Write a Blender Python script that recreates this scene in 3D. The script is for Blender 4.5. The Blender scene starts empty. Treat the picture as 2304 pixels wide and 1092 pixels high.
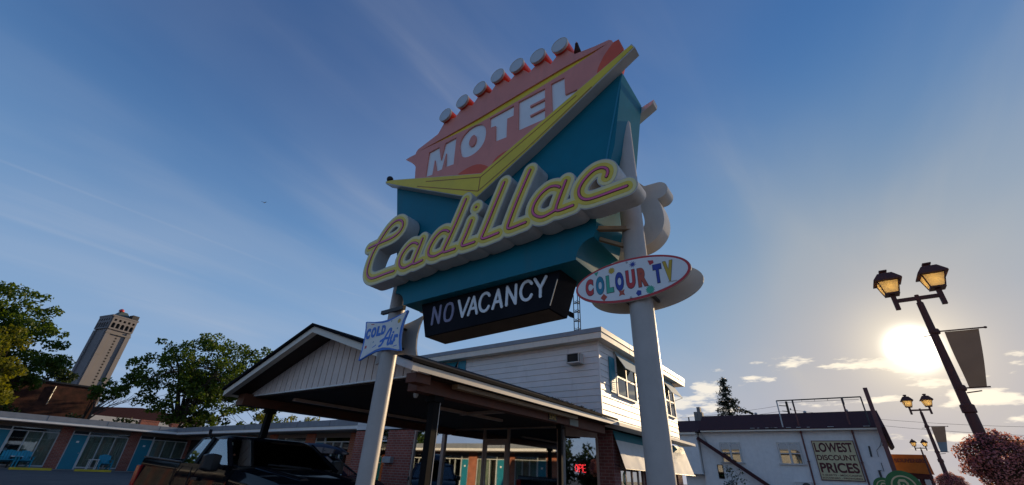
import bpy, bmesh, math, random
import numpy as np
from mathutils import Vector, Matrix
R = math.radians
random.seed(7)
scene = bpy.context.scene
col = scene.collection

# ------------------------------------------------------------------ camera
CAM_Z = 1.55
cam_d = bpy.data.cameras.new("camera")
cam_d.sensor_width = 36.0
cam_d.lens = 36.0 * 941.463 / 2304.0
cam_d.clip_start = 0.05
cam_d.clip_end = 6000
cam = bpy.data.objects.new("camera", cam_d)
col.objects.link(cam)
right = Vector((0.5850082, -0.80992, 0.0423679))
up = Vector((-0.4163805, -0.2551028, 0.8726682))
fwd = Vector((0.6959833, 0.5281592, 0.4864721))
m = Matrix((right, up, -fwd)).transposed().to_4x4()
m.translation = Vector((0, 0, CAM_Z))
cam.matrix_world = m
scene.camera = cam

# ------------------------------------------------------------------ world and sun
SUN_AZ, SUN_EL = -7.69, 12.53          # degrees: azimuth from +X towards +Y, elevation
SKY_STRENGTH = 0.124
SKY_SAT = 1.06
PUFF0, PUFF1 = 0.485, 0.60
SKY_TINT = (0.78, 0.88, 1.06)
HZ0, HZ1, HZC = 0.05, 0.76, (1.05, 1.75, 2.7)
EXPOSURE = 0.47
world = bpy.data.worlds.new("World")
scene.world = world
world.use_nodes = True
wn, wl = world.node_tree.nodes, world.node_tree.links
wn.clear()

def N(nt, t, **kw):
    n = nt.nodes.new(t)
    for k, v in kw.items():
        setattr(n, k, v)
    return n

def math_node(nt, op, a, b=None, c=None, clamp=False):
    n = nt.nodes.new('ShaderNodeMath')
    n.operation = op
    n.use_clamp = clamp
    for i, v in enumerate((a, b, c)):
        if v is None:
            continue
        if isinstance(v, (int, float)):
            n.inputs[i].default_value = v
        else:
            nt.links.new(v, n.inputs[i])
    return n.outputs[0]

def smooth(nt, v, a, b):
    n = nt.nodes.new('ShaderNodeMapRange')
    n.interpolation_type = 'SMOOTHSTEP'
    n.inputs['From Min'].default_value = a
    n.inputs['From Max'].default_value = b
    nt.links.new(v, n.inputs['Value'])
    return n.outputs[0]

nt = world.node_tree
sky = N(nt, 'ShaderNodeTexSky', sky_type='NISHITA')
sky.sun_disc = False
sky.sun_elevation = R(SUN_EL)
sky.sun_rotation = R(90 - SUN_AZ)
sky.altitude = 150
sky.air_density = 1.0
sky.dust_density = 0.3
sky.ozone_density = 4.5
tc = N(nt, 'ShaderNodeTexCoord')
sep = N(nt, 'ShaderNodeSeparateXYZ')
nt.links.new(tc.outputs['Generated'], sep.inputs[0])
dx, dy, dz = sep.outputs
zz = math_node(nt, 'MAXIMUM', dz, 0.02)
# the sun itself and its aureole, seen through thin summer cloud
sd = Vector((math.cos(R(SUN_EL)) * math.cos(R(SUN_AZ)), math.cos(R(SUN_EL)) * math.sin(R(SUN_AZ)), math.sin(R(SUN_EL))))
dotn = N(nt, 'ShaderNodeVectorMath', operation='DOT_PRODUCT')
nt.links.new(tc.outputs['Generated'], dotn.inputs[0])
dotn.inputs[1].default_value = sd
ang = math_node(nt, 'ARCCOSINE', math_node(nt, 'MINIMUM', dotn.outputs['Value'], 0.999999))   # radians from the sun
def gauss(s):
    q = math_node(nt, 'DIVIDE', ang, s)
    q = math_node(nt, 'MULTIPLY', q, q)
    return math_node(nt, 'EXPONENT', math_node(nt, 'MULTIPLY', q, -1.0))
def scaled(c, v):
    n = N(nt, 'ShaderNodeVectorMath', operation='SCALE')
    n.inputs[0].default_value = c
    nt.links.new(v, n.inputs['Scale'])
    return n.outputs[0]
def vadd(a, b):
    n = N(nt, 'ShaderNodeVectorMath', operation='ADD')
    nt.links.new(a, n.inputs[0]); nt.links.new(b, n.inputs[1])
    return n.outputs[0]
# soft shoulder on the clear sky, so that the air near the sun stays below white
hs = N(nt, 'ShaderNodeHueSaturation')
hs.inputs['Saturation'].default_value = SKY_SAT
nt.links.new(sky.outputs[0], hs.inputs['Color'])
# pale summer haze low in the sky
hz = math_node(nt, 'MULTIPLY', math_node(nt, 'SUBTRACT', 1.0, smooth(nt, dz, HZ0, HZ1)), math_node(nt, 'SUBTRACT', 1.0, math_node(nt, 'MULTIPLY', gauss(R(30.0)), 0.85)))
tintn = N(nt, 'ShaderNodeVectorMath', operation='MULTIPLY')
nt.links.new(hs.outputs[0], tintn.inputs[0]); tintn.inputs[1].default_value = SKY_TINT
skyc = vadd(tintn.outputs[0], scaled(HZC, hz))
sc3 = N(nt, 'ShaderNodeSeparateXYZ')
nt.links.new(skyc, sc3.inputs[0])
cb3 = N(nt, 'ShaderNodeCombineXYZ')
for i, kk in enumerate((2.75, 3.0, 4.3)):
    v = math_node(nt, 'MAXIMUM', sc3.outputs[i], 0.0)
    q = math_node(nt, 'DIVIDE', v, kk)
    q = math_node(nt, 'ADD', math_node(nt, 'MULTIPLY', q, q), 1.0)
    nt.links.new(math_node(nt, 'DIVIDE', v, math_node(nt, 'SQRT', q)), cb3.inputs[i])
warm = N(nt, 'ShaderNodeMix', data_type='RGBA', blend_type='MULTIPLY')
nt.links.new(gauss(R(25.0)), warm.inputs['Factor'])
nt.links.new(cb3.outputs[0], warm.inputs['A']); warm.inputs['B'].default_value = (1.03, 0.90, 0.68, 1)
core = math_node(nt, 'MULTIPLY', gauss(R(1.25)), 60.0)
aur = vadd(vadd(scaled((1.0, 0.93, 0.78), core), scaled((1.0, 0.80, 0.42), math_node(nt, 'MULTIPLY', gauss(R(4.0)), 2.8))), scaled((1.0, 0.72, 0.30), math_node(nt, 'MULTIPLY', gauss(R(13.0)), 0.8)))
# cloud layer: planar projection of the view direction
pz = math_node(nt, 'ADD', zz, 0.10)
px_ = math_node(nt, 'DIVIDE', dx, pz)
py_ = math_node(nt, 'DIVIDE', dy, pz)
comb = N(nt, 'ShaderNodeCombineXYZ')
nt.links.new(px_, comb.inputs[0]); nt.links.new(py_, comb.inputs[1])
# cirrus: broad soft veils and a few faint combed streaks
mp = N(nt, 'ShaderNodeMapping')
mp.inputs['Rotation'].default_value = (0, 0, R(38))
mp.inputs['Scale'].default_value = (0.5, 1.3, 1)
mp.inputs['Location'].default_value = (0.35, 0.2, 0)
nt.links.new(comb.outputs[0], mp.inputs[0])
n1 = N(nt, 'ShaderNodeTexNoise'); n1.inputs['Scale'].default_value = 1.1; n1.inputs['Detail'].default_value = 5; n1.inputs['Roughness'].default_value = 0.42; n1.inputs['Distortion'].default_value = 0.5
nt.links.new(mp.outputs[0], n1.inputs['Vector'])
veil = math_node(nt, 'MULTIPLY', smooth(nt, n1.outputs[0], 0.34, 0.76), 0.20)
mp3 = N(nt, 'ShaderNodeMapping')
mp3.inputs['Rotation'].default_value = (0, 0, R(20)); mp3.inputs['Scale'].default_value = (0.5, 4.2, 1); mp3.inputs['Location'].default_value = (2.0, 1.0, 0)
nt.links.new(comb.outputs[0], mp3.inputs[0])
n3 = N(nt, 'ShaderNodeTexNoise'); n3.inputs['Scale'].default_value = 1.0; n3.inputs['Detail'].default_value = 6; n3.inputs['Roughness'].default_value = 0.5; n3.inputs['Distortion'].default_value = 0.6
nt.links.new(mp3.outputs[0], n3.inputs['Vector'])
cir = math_node(nt, 'ADD', veil, math_node(nt, 'MULTIPLY', math_node(nt, 'MULTIPLY', smooth(nt, n3.outputs[0], 0.50, 0.85), smooth(nt, n1.outputs[0], 0.40, 0.60)), 0.20))
def contrail(nrm, mid, half, wid, amt):
    d1 = N(nt, 'ShaderNodeVectorMath', operation='DOT_PRODUCT'); nt.links.new(tc.outputs['Generated'], d1.inputs[0]); d1.inputs[1].default_value = nrm
    d2 = N(nt, 'ShaderNodeVectorMath', operation='DOT_PRODUCT'); nt.links.new(tc.outputs['Generated'], d2.inputs[0]); d2.inputs[1].default_value = mid
    a = math_node(nt, 'SUBTRACT', 1.0, smooth(nt, math_node(nt, 'ABSOLUTE', d1.outputs['Value']), 0.0, wid))
    b = smooth(nt, d2.outputs['Value'], math.cos(half), math.cos(half * 0.35))
    w = math_node(nt, 'ADD', 0.35, smooth(nt, n3.outputs[0], 0.40, 0.60))
    return math_node(nt, 'MULTIPLY', math_node(nt, 'MULTIPLY', a, b), math_node(nt, 'MULTIPLY', w, amt))
cir = math_node(nt, 'ADD', cir, contrail((0.0040, 0.3817, -0.9243), (0.1444, 0.9144, 0.3782), R(15), 0.0035, 0.14))
cir = math_node(nt, 'ADD', cir, contrail((-0.0831, -0.3422, 0.9360), (0.4838, 0.8047, 0.3371), R(5.5), 0.003, 0.2))
# low puffs towards the horizon
mp2 = N(nt, 'ShaderNodeMapping')
mp2.inputs['Scale'].default_value = (8.5, 8.5, 34.0)
mp2.inputs['Location'].default_value = (2.3, 0.4, 0.7)
nt.links.new(tc.outputs['Generated'], mp2.inputs[0])
n2 = N(nt, 'ShaderNodeTexNoise'); n2.inputs['Scale'].default_value = 1.0; n2.inputs['Detail'].default_value = 8; n2.inputs['Roughness'].default_value = 0.55
nt.links.new(mp2.outputs[0], n2.inputs['Vector'])
band = math_node(nt, 'MULTIPLY', smooth(nt, dz, 0.03, 0.09), math_node(nt, 'SUBTRACT', 1.0, smooth(nt, dz, 0.16, 0.33)))
side = math_node(nt, 'ADD', 0.35, math_node(nt, 'MULTIPLY', smooth(nt, dx, 0.7, 1.0), 0.65))
thr = math_node(nt, 'SUBTRACT', n2.outputs[0], math_node(nt, 'MULTIPLY', math_node(nt, 'SUBTRACT', 1.0, math_node(nt, 'MULTIPLY', band, side)), 0.28))
puff = math_node(nt, 'MULTIPLY', smooth(nt, thr, PUFF0, PUFF1), 0.75)
cloud = math_node(nt, 'MAXIMUM', cir, puff)
puffw = smooth(nt, puff, 0.05, 0.4)
add = N(nt, 'ShaderNodeVectorMath', operation='ADD')
nt.links.new(warm.outputs['Result'], add.inputs[0]); nt.links.new(aur, add.inputs[1])
# cloud brightness: lit by the low sun, so brighter towards it
cb = math_node(nt, 'ADD', 3.4, math_node(nt, 'MULTIPLY', gauss(R(36.0)), math_node(nt, 'ADD', 0.9, math_node(nt, 'MULTIPLY', puffw, 3.4))))
wm = gauss(R(55.0))
ccol = N(nt, 'ShaderNodeMix', data_type='RGBA')
nt.links.new(wm, ccol.inputs['Factor'])
ccol.inputs['A'].default_value = (0.93, 0.98, 1.12, 1); ccol.inputs['B'].default_value = (1.0, 0.88, 0.68, 1)
cc = N(nt, 'ShaderNodeVectorMath', operation='SCALE')
nt.links.new(ccol.outputs['Result'], cc.inputs[0])
nt.links.new(cb, cc.inputs['Scale'])
cmix = N(nt, 'ShaderNodeMix', data_type='RGBA')
nt.links.new(cloud, cmix.inputs['Factor'])
nt.links.new(add.outputs[0], cmix.inputs['A']); nt.links.new(cc.outputs[0], cmix.inputs['B'])
bg = N(nt, 'ShaderNodeBackground'); bg.inputs['Strength'].default_value = SKY_STRENGTH
nt.links.new(cmix.outputs['Result'], bg.inputs['Color'])
wo = N(nt, 'ShaderNodeOutputWorld')
nt.links.new(bg.outputs[0], wo.inputs[0])

sun_d = bpy.data.lights.new("sun", 'SUN')
sun_d.energy = 3.3
sun_d.angle = R(0.6)
sun_d.color = (1.0, 0.74, 0.44)
sun = bpy.data.objects.new("sun", sun_d)
col.objects.link(sun)
sun.rotation_euler = (-sd).to_track_quat('-Z', 'Y').to_euler()
sun.location = (60, -8, 30)

vs = scene.view_settings
vs.view_transform = 'Standard'
vs.look = 'None'
vs.gamma = 1.0
vs.use_curve_mapping = False
vs.exposure = EXPOSURE

# ------------------------------------------------------------------ materials
def mat(name, c, rough=0.6, metal=0.0, var=0.12, scale=3.0, bump=0.0, bscale=40.0, spec=0.5, dirt=0.0, coat=0.0):
    m = bpy.data.materials.new(name)
    m.use_nodes = True
    nt = m.node_tree
    b = nt.nodes['Principled BSDF']
    b.inputs['Roughness'].default_value = rough
    b.inputs['Metallic'].default_value = metal
    b.inputs['Specular IOR Level'].default_value = spec
    if coat:
        b.inputs['Coat Weight'].default_value = coat
        b.inputs['Coat Roughness'].default_value = 0.03
    tc = nt.nodes.new('ShaderNodeTexCoord')
    n = nt.nodes.new('ShaderNodeTexNoise')
    n.inputs['Scale'].default_value = scale
    n.inputs['Detail'].default_value = 6
    n.inputs['Roughness'].default_value = 0.62
    nt.links.new(tc.outputs['Object'], n.inputs['Vector'])
    mr = nt.nodes.new('ShaderNodeMapRange')
    mr.inputs['From Min'].default_value = 0.3
    mr.inputs['From Max'].default_value = 0.7
    mr.inputs['To Min'].default_value = 1 - var
    mr.inputs['To Max'].default_value = 1 + var
    nt.links.new(n.outputs[0], mr.inputs['Value'])
    sc = nt.nodes.new('ShaderNodeVectorMath'); sc.operation = 'SCALE'
    sc.inputs[0].default_value = c[:3]
    nt.links.new(mr.outputs[0], sc.inputs['Scale'])
    out = sc.outputs[0]
    if dirt:
        n3 = nt.nodes.new('ShaderNodeTexNoise')
        n3.inputs['Scale'].default_value = scale * 2.3
        n3.inputs['Detail'].default_value = 10
        n3.inputs['Roughness'].default_value = 0.7
        mpp = nt.nodes.new('ShaderNodeMapping'); mpp.inputs['Scale'].default_value = (1, 1, 0.22); mpp.inputs['Location'].default_value = (4, 2, 1)
        nt.links.new(tc.outputs['Object'], mpp.inputs[0]); nt.links.new(mpp.outputs[0], n3.inputs['Vector'])
        f = smooth(nt, n3.outputs[0], 0.52, 0.75)
        f = math_node(nt, 'MULTIPLY', f, dirt)
        mx = nt.nodes.new('ShaderNodeMix'); mx.data_type = 'RGBA'
        nt.links.new(f, mx.inputs['Factor']); nt.links.new(out, mx.inputs['A'])
        mx.inputs['B'].default_value = (0.09, 0.075, 0.06, 1)
        out = mx.outputs['Result']
    nt.links.new(out, b.inputs['Base Color'])
    rr = nt.nodes.new('ShaderNodeMapRange')
    rr.inputs['To Min'].default_value = max(0.02, rough - 0.1 * min(1, rough * 2)); rr.inputs['To Max'].default_value = min(1, rough + 0.1 * min(1, rough * 2))
    nt.links.new(n.outputs[0], rr.inputs['Value']); nt.links.new(rr.outputs[0], b.inputs['Roughness'])
    if bump:
        n2 = nt.nodes.new('ShaderNodeTexNoise')
        n2.inputs['Scale'].default_value = bscale
        n2.inputs['Detail'].default_value = 4
        nt.links.new(tc.outputs['Object'], n2.inputs['Vector'])
        bp = nt.nodes.new('ShaderNodeBump')
        bp.inputs['Strength'].default_value = bump
        bp.inputs['Distance'].default_value = 0.02
        nt.links.new(n2.outputs[0], bp.inputs['Height'])
        nt.links.new(bp.outputs[0], b.inputs['Normal'])
    return m

def mat_brick(name, c1, c2, mortar, axis='x', bw=0.22, bh=0.082, vary=0.22):
    """brick courses; axis tells which horizontal object axis runs along the wall"""
    m = bpy.data.materials.new(name)
    m.use_nodes = True
    nt = m.node_tree
    b = nt.nodes['Principled BSDF']
    b.inputs['Roughness'].default_value = 0.85
    tc = nt.nodes.new('ShaderNodeTexCoord')
    s = nt.nodes.new('ShaderNodeSeparateXYZ')
    nt.links.new(tc.outputs['Object'], s.inputs[0])
    hsum = math_node(nt, 'ADD', s.outputs[0], s.outputs[1])
    cb = nt.nodes.new('ShaderNodeCombineXYZ')
    nt.links.new(hsum, cb.inputs[0]); nt.links.new(s.outputs[2], cb.inputs[1])
    br = nt.nodes.new('ShaderNodeTexBrick')
    br.inputs['Scale'].default_value = 1.0
    br.inputs['Brick Width'].default_value = bw
    br.inputs['Row Height'].default_value = bh
    br.inputs['Mortar Size'].default_value = 0.010
    br.inputs['Color1'].default_value = (*c1, 1); br.inputs['Color2'].default_value = (*c2, 1); br.inputs['Mortar'].default_value = (*mortar, 1)
    nt.links.new(cb.outputs[0], br.inputs['Vector'])
    n = nt.nodes.new('ShaderNodeTexNoise'); n.inputs['Scale'].default_value = 2.2; n.inputs['Detail'].default_value = 8
    nt.links.new(tc.outputs['Object'], n.inputs['Vector'])
    mr = nt.nodes.new('ShaderNodeMapRange'); mr.inputs['From Min'].default_value = 0.3; mr.inputs['From Max'].default_value = 0.7
    mr.inputs['To Min'].default_value = 1 - vary; mr.inputs['To Max'].default_value = 1 + vary
    nt.links.new(n.outputs[0], mr.inputs['Value'])
    sc = nt.nodes.new('ShaderNodeVectorMath'); sc.operation = 'SCALE'
    nt.links.new(br.outputs['Color'], sc.inputs[0]); nt.links.new(mr.outputs[0], sc.inputs['Scale'])
    nt.links.new(sc.outputs[0], b.inputs['Base Color'])
    bp = nt.nodes.new('ShaderNodeBump'); bp.inputs['Strength'].default_value = 0.5; bp.inputs['Distance'].default_value = 0.01
    bp.invert = True
    nt.links.new(br.outputs['Fac'], bp.inputs['Height']); nt.links.new(bp.outputs[0], b.inputs['Normal'])
    return m

def mat_leaf(name, c1, c2, trans=0.45):
    m = bpy.data.materials.new(name)
    m.use_nodes = True
    nt = m.node_tree
    nt.nodes.remove(nt.nodes['Principled BSDF'])
    out = nt.nodes['Material Output']
    tc = nt.nodes.new('ShaderNodeTexCoord')
    n = nt.nodes.new('ShaderNodeTexNoise'); n.inputs['Scale'].default_value = 0.9; n.inputs['Detail'].default_value = 5
    nt.links.new(tc.outputs['Object'], n.inputs['Vector'])
    geo = nt.nodes.new('ShaderNodeNewGeometry')
    f = math_node(nt, 'ADD', math_node(nt, 'MULTIPLY', smooth(nt, n.outputs[0], 0.35, 0.65), 0.6), math_node(nt, 'MULTIPLY', geo.outputs['Random Per Island'], 0.4))
    mx = nt.nodes.new('ShaderNodeMix'); mx.data_type = 'RGBA'
    nt.links.new(f, mx.inputs['Factor'])
    mx.inputs['A'].default_value = (*c1, 1); mx.inputs['B'].default_value = (*c2, 1)
    d = nt.nodes.new('ShaderNodeBsdfPrincipled'); d.inputs['Roughness'].default_value = 0.55; d.inputs['Specular IOR Level'].default_value = 0.3
    t = nt.nodes.new('ShaderNodeBsdfTranslucent')
    nt.links.new(mx.outputs['Result'], d.inputs['Base Color'])
    tint = nt.nodes.new('ShaderNodeVectorMath'); tint.operation = 'MULTIPLY'
    tint.inputs[1].default_value = (1.5, 1.4, 0.5)
    nt.links.new(mx.outputs['Result'], tint.inputs[0])
    nt.links.new(tint.outputs[0], t.inputs['Color'])
    ms = nt.nodes.new('ShaderNodeMixShader'); ms.inputs[0].default_value = trans
    nt.links.new(d.outputs[0], ms.inputs[1]); nt.links.new(t.outputs[0], ms.inputs[2])
    nt.links.new(ms.outputs[0], out.inputs['Surface'])
    return m

def mat_glass(name, tint=(0.5, 0.55, 0.55), refl=0.25, rough=0.02):
    """window pane: a mirror layer over tinted see-through glass"""
    m = bpy.data.materials.new(name)
    m.use_nodes = True
    nt = m.node_tree
    nt.nodes.remove(nt.nodes['Principled BSDF'])
    out = nt.nodes['Material Output']
    g = nt.nodes.new('ShaderNodeBsdfGlossy'); g.inputs['Roughness'].default_value = rough; g.inputs['Color'].default_value = (0.92, 0.95, 0.95, 1)
    t = nt.nodes.new('ShaderNodeBsdfTransparent'); t.inputs['Color'].default_value = (*tint, 1)
    fr = nt.nodes.new('ShaderNodeFresnel'); fr.inputs['IOR'].default_value = 1.5
    f = math_node(nt, 'ADD', refl, math_node(nt, 'MULTIPLY', fr.outputs[0], 1 - refl), clamp=True)
    tc = nt.nodes.new('ShaderNodeTexCoord')
    n = nt.nodes.new('ShaderNodeTexNoise'); n.inputs['Scale'].default_value = 0.8; n.inputs['Detail'].default_value = 2
    nt.links.new(tc.outputs['Object'], n.inputs['Vector'])
    bp = nt.nodes.new('ShaderNodeBump'); bp.inputs['Strength'].default_value = 0.03; bp.inputs['Distance'].default_value = 0.02
    nt.links.new(n.outputs[0], bp.inputs['Height']); nt.links.new(bp.outputs[0], g.inputs['Normal'])
    ms = nt.nodes.new('ShaderNodeMixShader')
    nt.links.new(f, ms.inputs[0]); nt.links.new(t.outputs[0], ms.inputs[1]); nt.links.new(g.outputs[0], ms.inputs[2])
    nt.links.new(ms.outputs[0], out.inputs['Surface'])
    return m

def mat_trans(name, c, trans=0.6, rough=0.6):
    m = bpy.data.materials.new(name)
    m.use_nodes = True
    nt = m.node_tree
    nt.nodes.remove(nt.nodes['Principled BSDF'])
    out = nt.nodes['Material Output']
    tc = nt.nodes.new('ShaderNodeTexCoord')
    n = nt.nodes.new('ShaderNodeTexNoise'); n.inputs['Scale'].default_value = 4; n.inputs['Detail'].default_value = 4
    nt.links.new(tc.outputs['Object'], n.inputs['Vector'])
    mr = nt.nodes.new('ShaderNodeMapRange'); mr.inputs['To Min'].default_value = 0.8; mr.inputs['To Max'].default_value = 1.2
    nt.links.new(n.outputs[0], mr.inputs['Value'])
    sc = nt.nodes.new('ShaderNodeVectorMath'); sc.operation = 'SCALE'; sc.inputs[0].default_value = c
    nt.links.new(mr.outputs[0], sc.inputs['Scale'])
    d = nt.nodes.new('ShaderNodeBsdfPrincipled'); d.inputs['Roughness'].default_value = rough; d.inputs['Specular IOR Level'].default_value = 0.2; t = nt.nodes.new('ShaderNodeBsdfTranslucent')
    nt.links.new(sc.outputs[0], d.inputs['Base Color']); nt.links.new(sc.outputs[0], t.inputs['Color'])
    ms = nt.nodes.new('ShaderNodeMixShader'); ms.inputs[0].default_value = trans
    nt.links.new(d.outputs[0], ms.inputs[1]); nt.links.new(t.outputs[0], ms.inputs[2])
    nt.links.new(ms.outputs[0], out.inputs['Surface'])
    return m

def mat_emit(name, c, s):
    m = bpy.data.materials.new(name)
    m.use_nodes = True
    b = m.node_tree.nodes['Principled BSDF']
    b.inputs['Base Color'].default_value = (*c, 1)
    b.inputs['Emission Color'].default_value = (*c, 1)
    b.inputs['Emission Strength'].default_value = s
    return m

def mat_paint(name, c, base=0.045, graze=0.17, rough=0.06):
    """waxed dark car paint: dark diffuse under a thin mirror coat"""
    m = bpy.data.materials.new(name)
    m.use_nodes = True
    nt = m.node_tree
    nt.nodes.remove(nt.nodes['Principled BSDF'])
    out = nt.nodes['Material Output']
    tc = nt.nodes.new('ShaderNodeTexCoord')
    n = nt.nodes.new('ShaderNodeTexNoise'); n.inputs['Scale'].default_value = 3.0; n.inputs['Detail'].default_value = 6
    nt.links.new(tc.outputs['Object'], n.inputs['Vector'])
    d = nt.nodes.new('ShaderNodeBsdfDiffuse'); d.inputs['Color'].default_value = (*c, 1)
    g = nt.nodes.new('ShaderNodeBsdfGlossy')
    nt.links.new(math_node(nt, 'ADD', rough, math_node(nt, 'MULTIPLY', smooth(nt, n.outputs[0], 0.4, 0.7), 0.06)), g.inputs['Roughness'])
    fr = nt.nodes.new('ShaderNodeFresnel'); fr.inputs['IOR'].default_value = 1.45
    f = math_node(nt, 'ADD', base, math_node(nt, 'MULTIPLY', fr.outputs[0], graze), clamp=True)
    ms = nt.nodes.new('ShaderNodeMixShader')
    nt.links.new(f, ms.inputs[0]); nt.links.new(d.outputs[0], ms.inputs[1]); nt.links.new(g.outputs[0], ms.inputs[2])
    nt.links.new(ms.outputs[0], out.inputs['Surface'])
    return m

M = {}
M['teal'] = mat('teal_sign_paint', (0.001, 0.155, 0.215), 0.45, var=0.12, scale=1.3, dirt=0.20, spec=0.22)
M['tealpaint'] = mat('teal_paint', (0.006, 0.20, 0.29), 0.5, var=0.1)
M['pink'] = mat('salmon_sign_paint', (0.74, 0.255, 0.195), 0.45, var=0.09, scale=1.5, dirt=0.16)
M['yellow'] = mat('yellow_sign_paint', (0.80, 0.58, 0.03), 0.42, var=0.08, dirt=0.10)
M['paleyellow'] = mat('pale_yellow_face', (0.80, 0.68, 0.32), 0.4, var=0.06)
M['faceyellow'] = mat('script_yellow_face', (0.80, 0.57, 0.05), 0.4, var=0.08, scale=5)
M['brown'] = mat('brown_pinstripe', (0.38, 0.16, 0.02), 0.5)
M['orange'] = mat('orange_red_paint', (0.75, 0.10, 0.03), 0.45, var=0.1, dirt=0.15)
M['redtube'] = mat('red_lamp_housing', (0.62, 0.06, 0.03), 0.4, var=0.12)
M['white'] = mat('white_paint', (0.80, 0.79, 0.76), 0.5, var=0.06, dirt=0.10)
M['letterwhite'] = mat('white_letter_face', (0.80, 0.80, 0.80), 0.4, var=0.04)
M['galv'] = mat('aged_white_metal', (0.52, 0.50, 0.47), 0.45, var=0.10, dirt=0.22)
M['pole'] = mat('grey_pole_paint', (0.45, 0.405, 0.37), 0.5, var=0.10, scale=2.6, dirt=0.42, bump=0.06, bscale=40)
M['pinkneon'] = mat('unlit_pink_neon', (0.75, 0.12, 0.26), 0.25)
M['darkred'] = mat('dark_red_outline', (0.10, 0.006, 0.012), 0.5)
M['boxblack'] = mat('black_sign_box', (0.020, 0.021, 0.026), 0.75, var=0.2, dirt=0.0, spec=0.0)
M['soffit'] = mat('rusty_box_bottom', (0.07, 0.05, 0.035), 0.7, var=0.35, scale=4)
M['dimlet'] = mat('unlit_grey_letters', (0.24, 0.22, 0.32), 0.5)
M['iron'] = mat('dark_iron', (0.03, 0.03, 0.032), 0.5, var=0.2)
M['bulb'] = mat('frosted_lamp_glass', (0.55, 0.58, 0.60), 0.18, var=0.05)
M['beige'] = mat('sun_bleached_angle_iron', (0.27, 0.18, 0.10), 0.6, var=0.2)
M['sred'] = mat('sign_red', (0.55, 0.03, 0.035), 0.4)
M['sblue'] = mat('sign_blue', (0.015, 0.04, 0.32), 0.4)
M['sgreen'] = mat('sign_green', (0.05, 0.42, 0.27), 0.4)
M['steal'] = mat('sign_teal', (0.01, 0.23, 0.36), 0.4)
M['sgold'] = mat('sign_gold', (0.60, 0.38, 0.02), 0.4)
M['sbrick'] = mat('sign_brick_red', (0.50, 0.07, 0.03), 0.4)
M['cblue'] = mat('cold_air_blue', (0.008, 0.15, 0.62), 0.4)
M['signback'] = mat('bare_sign_back', (0.52, 0.47, 0.40), 0.6, var=0.08, dirt=0.15)
M['siding'] = mat('white_clapboard', (0.66, 0.645, 0.63), 0.45, var=0.07, scale=2.0, dirt=0.16, bump=0.5, bscale=2.2)
M['cream'] = mat('cream_fascia', (0.72, 0.65, 0.55), 0.55, var=0.07, dirt=0.12)
M['greyband'] = mat('grey_metal_flashing', (0.22, 0.24, 0.27), 0.45, var=0.12, dirt=0.1)
M['shingle'] = mat('dark_shingle', (0.010, 0.010, 0.013), 0.95, var=0.3, scale=14, bump=0.3, bscale=60, spec=0.1)
M['gable'] = mat('pale_board', (0.72, 0.60, 0.53), 0.6, var=0.10, dirt=0.10)
M['wood'] = mat('stained_wood', (0.12, 0.035, 0.014), 0.6, var=0.25, scale=5)
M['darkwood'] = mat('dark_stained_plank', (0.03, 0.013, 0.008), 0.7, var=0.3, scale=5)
M['post'] = mat('black_steel_post', (0.009, 0.008, 0.008), 0.75, var=0.3, spec=0.12)
M['brick'] = mat_brick('red_brick', (0.34, 0.085, 0.055), (0.27, 0.065, 0.045), (0.33, 0.22, 0.18))
M['brickdk'] = mat_brick('plum_brick', (0.24, 0.075, 0.065), (0.19, 0.06, 0.055), (0.27, 0.17, 0.15))
M['brickor'] = mat_brick('orange_brick', (0.42, 0.11, 0.05), (0.34, 0.085, 0.04), (0.36, 0.23, 0.17))
M['brickbrown'] = mat_brick('brown_brick', (0.085, 0.026, 0.014), (0.07, 0.021, 0.011), (0.07, 0.035, 0.025), vary=0.6)
M['bronze'] = mat('bronze_window_frame', (0.46, 0.32, 0.25), 0.45, var=0.12)
M['alu'] = mat('aluminium', (0.45, 0.46, 0.47), 0.35, 0.6)
M['whiteframe'] = mat('white_window_frame', (0.55, 0.57, 0.58), 0.5)
M['glass'] = mat_glass('office_glass', (0.40, 0.44, 0.43), 0.55)
M['wglass'] = mat_glass('room_glass', (0.86, 0.90, 0.88), 0.06)
M['sglass'] = mat_glass('old_window_glass', (0.3, 0.32, 0.33), 0.14)
M['cglass'] = mat_glass('dark_car_glass', (0.84, 0.90, 0.88), 0.09)
M['cglass2'] = mat_glass('side_car_glass', (0.66, 0.74, 0.72), 0.30)
M['curtain'] = mat('room_curtain', (0.36, 0.38, 0.33), 0.9, var=0.1)
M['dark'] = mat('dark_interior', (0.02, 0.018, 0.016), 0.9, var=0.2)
M['awnw'] = mat('white_awning_cloth', (0.62, 0.60, 0.56), 0.7, var=0.06, dirt=0.08)
M['awnup'] = mat('pale_teal_awning', (0.30, 0.40, 0.43), 0.7, var=0.08)
M['awnt'] = mat('teal_awning', (0.01, 0.17, 0.21), 0.6)
M['asphalt'] = mat('asphalt', (0.085, 0.082, 0.078), 0.9, var=0.3, scale=1.2, bump=0.5, bscale=90)
M['concrete'] = mat('concrete', (0.32, 0.31, 0.29), 0.85, var=0.15, bump=0.2)
M['grass'] = mat('dry_grass', (0.05, 0.07, 0.02), 0.9, var=0.35)
M['soffitgrey'] = mat('eave_board', (0.17, 0.14, 0.125), 0.7, var=0.1)
M['ctrim'] = mat('yellow_kerb_paint', (0.55, 0.40, 0.02), 0.7, var=0.12, dirt=0.3)
M['chair'] = mat('turquoise_plastic', (0.006, 0.27, 0.40), 0.45)
M['carblack'] = mat_paint('black_car_paint', (0.006, 0.007, 0.010))
M['carblue'] = mat_paint('dark_blue_car_paint', (0.008, 0.013, 0.03), 0.05, 0.35)
M['trim'] = mat('black_plastic', (0.012, 0.012, 0.013), 0.5)
M['chrome'] = mat('chrome', (0.7, 0.7, 0.7), 0.12, 1.0)
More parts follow.
